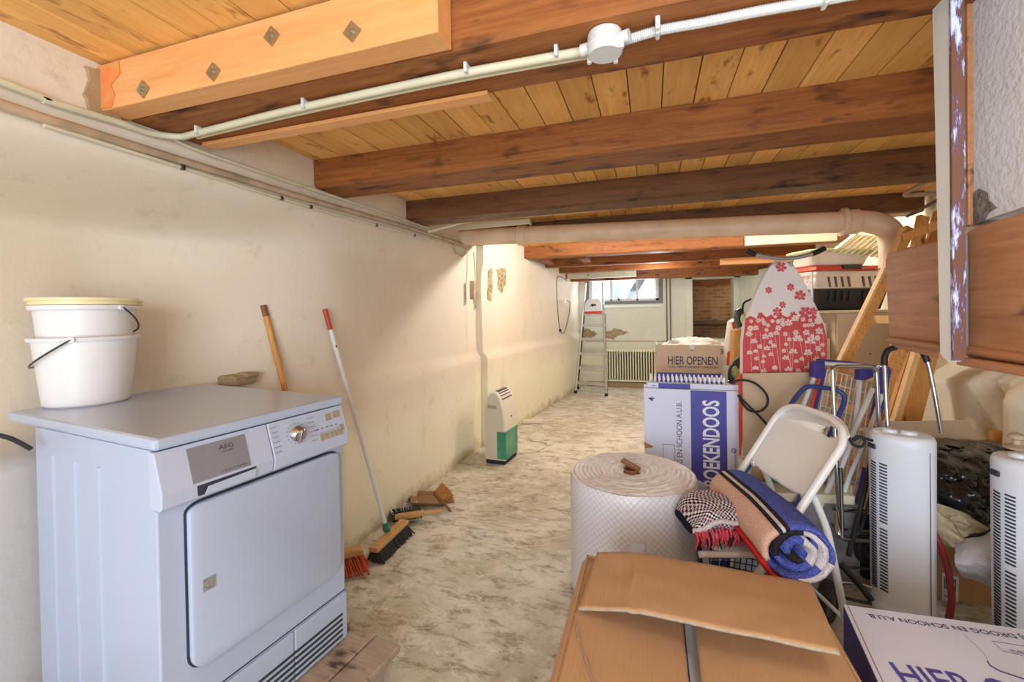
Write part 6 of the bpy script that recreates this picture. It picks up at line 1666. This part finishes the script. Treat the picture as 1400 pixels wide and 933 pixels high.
for i in range(5):
    a1_ = q[0].lerp(q[3], .45 + .1 * i); b1_ = q[1].lerp(q[2], .45 + .1 * i); prism(bm, [a1_.lerp(b1_, .12), a1_.lerp(b1_, .8), a1_.lerp(b1_, .8) + Vector((0, 0, .003)), a1_.lerp(b1_, .12) + Vector((0, 0, .003))], -n_ * .002)
obj('printed_bars', bm, M['ink_black'], lb_)
def drape(bm, P, nu, nv, seed, amp, uv=(1, 1), freq=7, back=.05):
    """crumpled sheet through a px/depth lattice; closes behind itself"""
    rows = [smoothpts([sp(*q) for q in r], max(1, nu // (len(r) - 1))) for r in P]
    m = min(len(r) for r in rows)
    cols_ = [smoothpts([rows[j][i] for j in range(len(rows))], max(1, nv // (len(rows) - 1))) for i in range(m)]
    n = len(cols_[0])
    def f(u, v):
        i = min(int(round(u * (m - 1))), m - 1); j = min(int(round(v * (n - 1))), n - 1); p = cols_[i][j]
        k = abs(noise.noise(p * freq + Vector((seed, 0, 0)))) * 1.2 + .6 * abs(noise.noise(p * freq * 2.3 + Vector((0, seed, 0)))) + .25 * abs(noise.noise(p * freq * 5))
        ed = min(u, 1 - u, v, 1 - v) * 6
        return p - nrm * (amp * (k - .45)) * min(1, ed + .4)
    guv(bm, f, m - 1, n - 1, *uv)
bb_ = thing('bin_bag', 'shiny crumpled black plastic bin bag between the two tower heaters', 'bag', (0, 0, 0))
bm = BM()
drape(bm, [[(1258, 606, 1.93), (1285, 600, 1.98), (1320, 604, 1.98), (1350, 602, 1.98), (1384, 612, 1.93)],
           [(1256, 630, 1.84), (1285, 622, 1.84), (1320, 625, 1.82), (1350, 622, 1.82), (1386, 632, 1.84)],
           [(1258, 670, 1.78), (1285, 668, 1.74), (1320, 665, 1.72), (1350, 668, 1.72), (1388, 670, 1.78)],
           [(1260, 705, 1.80), (1285, 708, 1.74), (1320, 712, 1.72), (1350, 722, 1.72), (1390, 722, 1.78)],
           [(1262, 735, 1.88), (1285, 745, 1.86), (1320, 748, 1.84), (1350, 752, 1.84), (1390, 750, 1.86)]], 60, 56, 5, .085, freq=8)
obj('bag_film', bm, M['bag_black'], bb_, smooth=True, mods=[('SOLIDIFY', dict(thickness=.004, offset=0))])
bm = BM(); crumple(bm, sp(1322, 675, 1.88), (.16, .07, .17), 11, .15); obj('bag_bulk', bm, M['bag_black'], bb_, smooth=True)
cs = thing('clear_plastic_sheet', 'crumpled clear plastic sheet hanging under the black bin bag', 'plastic sheet', (0, 0, 0))
bm = BM()
drape(bm, [[(1262, 684, 1.74), (1285, 690, 1.70), (1320, 702, 1.67), (1345, 718, 1.67), (1368, 712, 1.68)],
           [(1262, 705, 1.70), (1285, 715, 1.66), (1320, 725, 1.65), (1345, 735, 1.65), (1368, 728, 1.66)],
           [(1266, 728, 1.72), (1285, 742, 1.68), (1320, 758, 1.66), (1345, 758, 1.66), (1368, 748, 1.67)]], 56, 24, 2, .07, freq=11)
obj('film', bm, M['clear'], cs, smooth=True, mods=[('SOLIDIFY', dict(thickness=.0015, offset=0))])
bwad = thing('bubble_wrap_wad', 'folded wad of bubble wrap in front of the brown carton beside the right heater', 'bubble wrap', (0, 0, 0))
bm = BM()
drape(bm, [[(1306, 742, 1.66), (1320, 738, 1.63), (1340, 734, 1.62), (1362, 726, 1.62), (1384, 722, 1.64)],
           [(1304, 758, 1.60), (1320, 756, 1.58), (1340, 754, 1.56), (1362, 752, 1.56), (1384, 750, 1.58)],
           [(1307, 775, 1.58), (1320, 776, 1.56), (1340, 778, 1.54), (1362, 780, 1.54), (1384, 778, 1.56)],
           [(1318, 790, 1.62), (1330, 793, 1.60), (1345, 798, 1.58), (1364, 806, 1.58), (1384, 806, 1.60)]], 44, 36, 7, .04, (.4, .4), freq=8)
obj('wrap', bm, M['bubble'], bwad, smooth=True, mods=[('SOLIDIFY', dict(thickness=.004, offset=0))])
bm = BM(); drape(bm, [[(1305, 741, 1.665), (1330, 733, 1.63), (1350, 726, 1.63), (1384, 712, 1.64)], [(1308, 750, 1.65), (1330, 743, 1.62), (1350, 737, 1.62), (1384, 726, 1.63)]], 24, 6, 3, .015)
tag(obj('dark_cloth', bm, M['rubber'], smooth=True, mods=[('SOLIDIFY', dict(thickness=.006, offset=0))]), 'strip of dark cloth between the clear plastic and the bubble wrap wad', 'cloth')
bm = BM(); tube(bm, smoothpts([sp(x, y, d) for x, y, d in [(1272, 722, 1.66), (1284, 742, 1.64), (1295, 775, 1.63), (1301, 812, 1.62), (1299, 838, 1.62), (1294, 856, 1.64), (1288, 870, 1.66)]], 6), .011, 12)
tag(obj('red_hose', bm, M['hose'], smooth=True), 'dark red hose curving down in front of the brown carton', 'hose')
cr_ = thing('wooden_crate', 'corner of a light wooden crate at the right edge behind the heater', 'crate', (0, 0, 0))
for q, nm in (([(1361, 591), (1374, 591), (1374, 612), (1361, 610)], 'end_board'), ([(1374, 591), (1402, 594), (1402, 602), (1374, 599)], 'top_board'), ([(1374, 604), (1402, 608), (1402, 640), (1374, 640)], 'side_board')):
    bm = BM(); prism(bm, [sp(x, y, 2.06) for x, y in q], nrm * .03, .002); obj(nm, bm, M['pine'], cr_)
# ================================================================ LIGHT
def area(name, loc, tgt, size, energy, col, sy=None, spread=180):
    l = bpy.data.lights.new(name, 'AREA'); l.energy = energy; l.color = col; l.size = size
    if sy: l.shape = 'RECTANGLE'; l.size_y = sy
    l.spread = rad(spread)
    o = bpy.data.objects.new(name, l); C.objects.link(o); o.location = loc
    o.rotation_euler = (Vector(tgt) - Vector(loc)).to_track_quat('-Z', 'Y').to_euler(); return o
def point(name, loc, energy, col, r=.05):
    l = bpy.data.lights.new(name, 'POINT'); l.energy = energy; l.color = col; l.shadow_soft_size = r
    o = bpy.data.objects.new(name, l); C.objects.link(o); o.location = loc; return o
area('rear_daylight_fill', (.15, -2.0, 1.15), (.1, 2, .75), 2.2, 66, (.76, .87, 1.0), 1.7)  # area light added behind the camera, standing for daylight through the unseen opening
point('room_fill_light', (.35, .35, 1.5), 7, (.92, .96, 1), .12)  # fill light added near the camera to lift upward faces and the ceiling
for X, E in ((-.55, 30), (.25, 19), (1.05, 17)): point('ceiling_lamp_middle', (X, 3.745, 1.895), E, (1, .98, .92), .02)
point('ceiling_lamp_far', (.1, 5.75, 1.6), 10, (.93, .97, 1.0), .1)
point('crawl_space_lamp', (1.35, 7.6, 1.5), 3.5, (1, .72, .45), .05)
area('window_daylight', (-.42, 7.06, 1.54), (-.42, 5, 1.0), 1.0, 10, (.85, .93, 1.0), .32)
w = bpy.data.worlds.new('sky'); w.use_nodes = True; SC.world = w
bg = w.node_tree.nodes['Background']; bg.inputs[0].default_value = (.86, .92, 1.0, 1); bg.inputs[1].default_value = 2.2
SC.view_settings.view_transform = 'Standard'; SC.view_settings.look = 'None'
SC.view_settings.gamma = 1; SC.view_settings.use_curve_mapping = False
SC.view_settings.exposure = 0.25
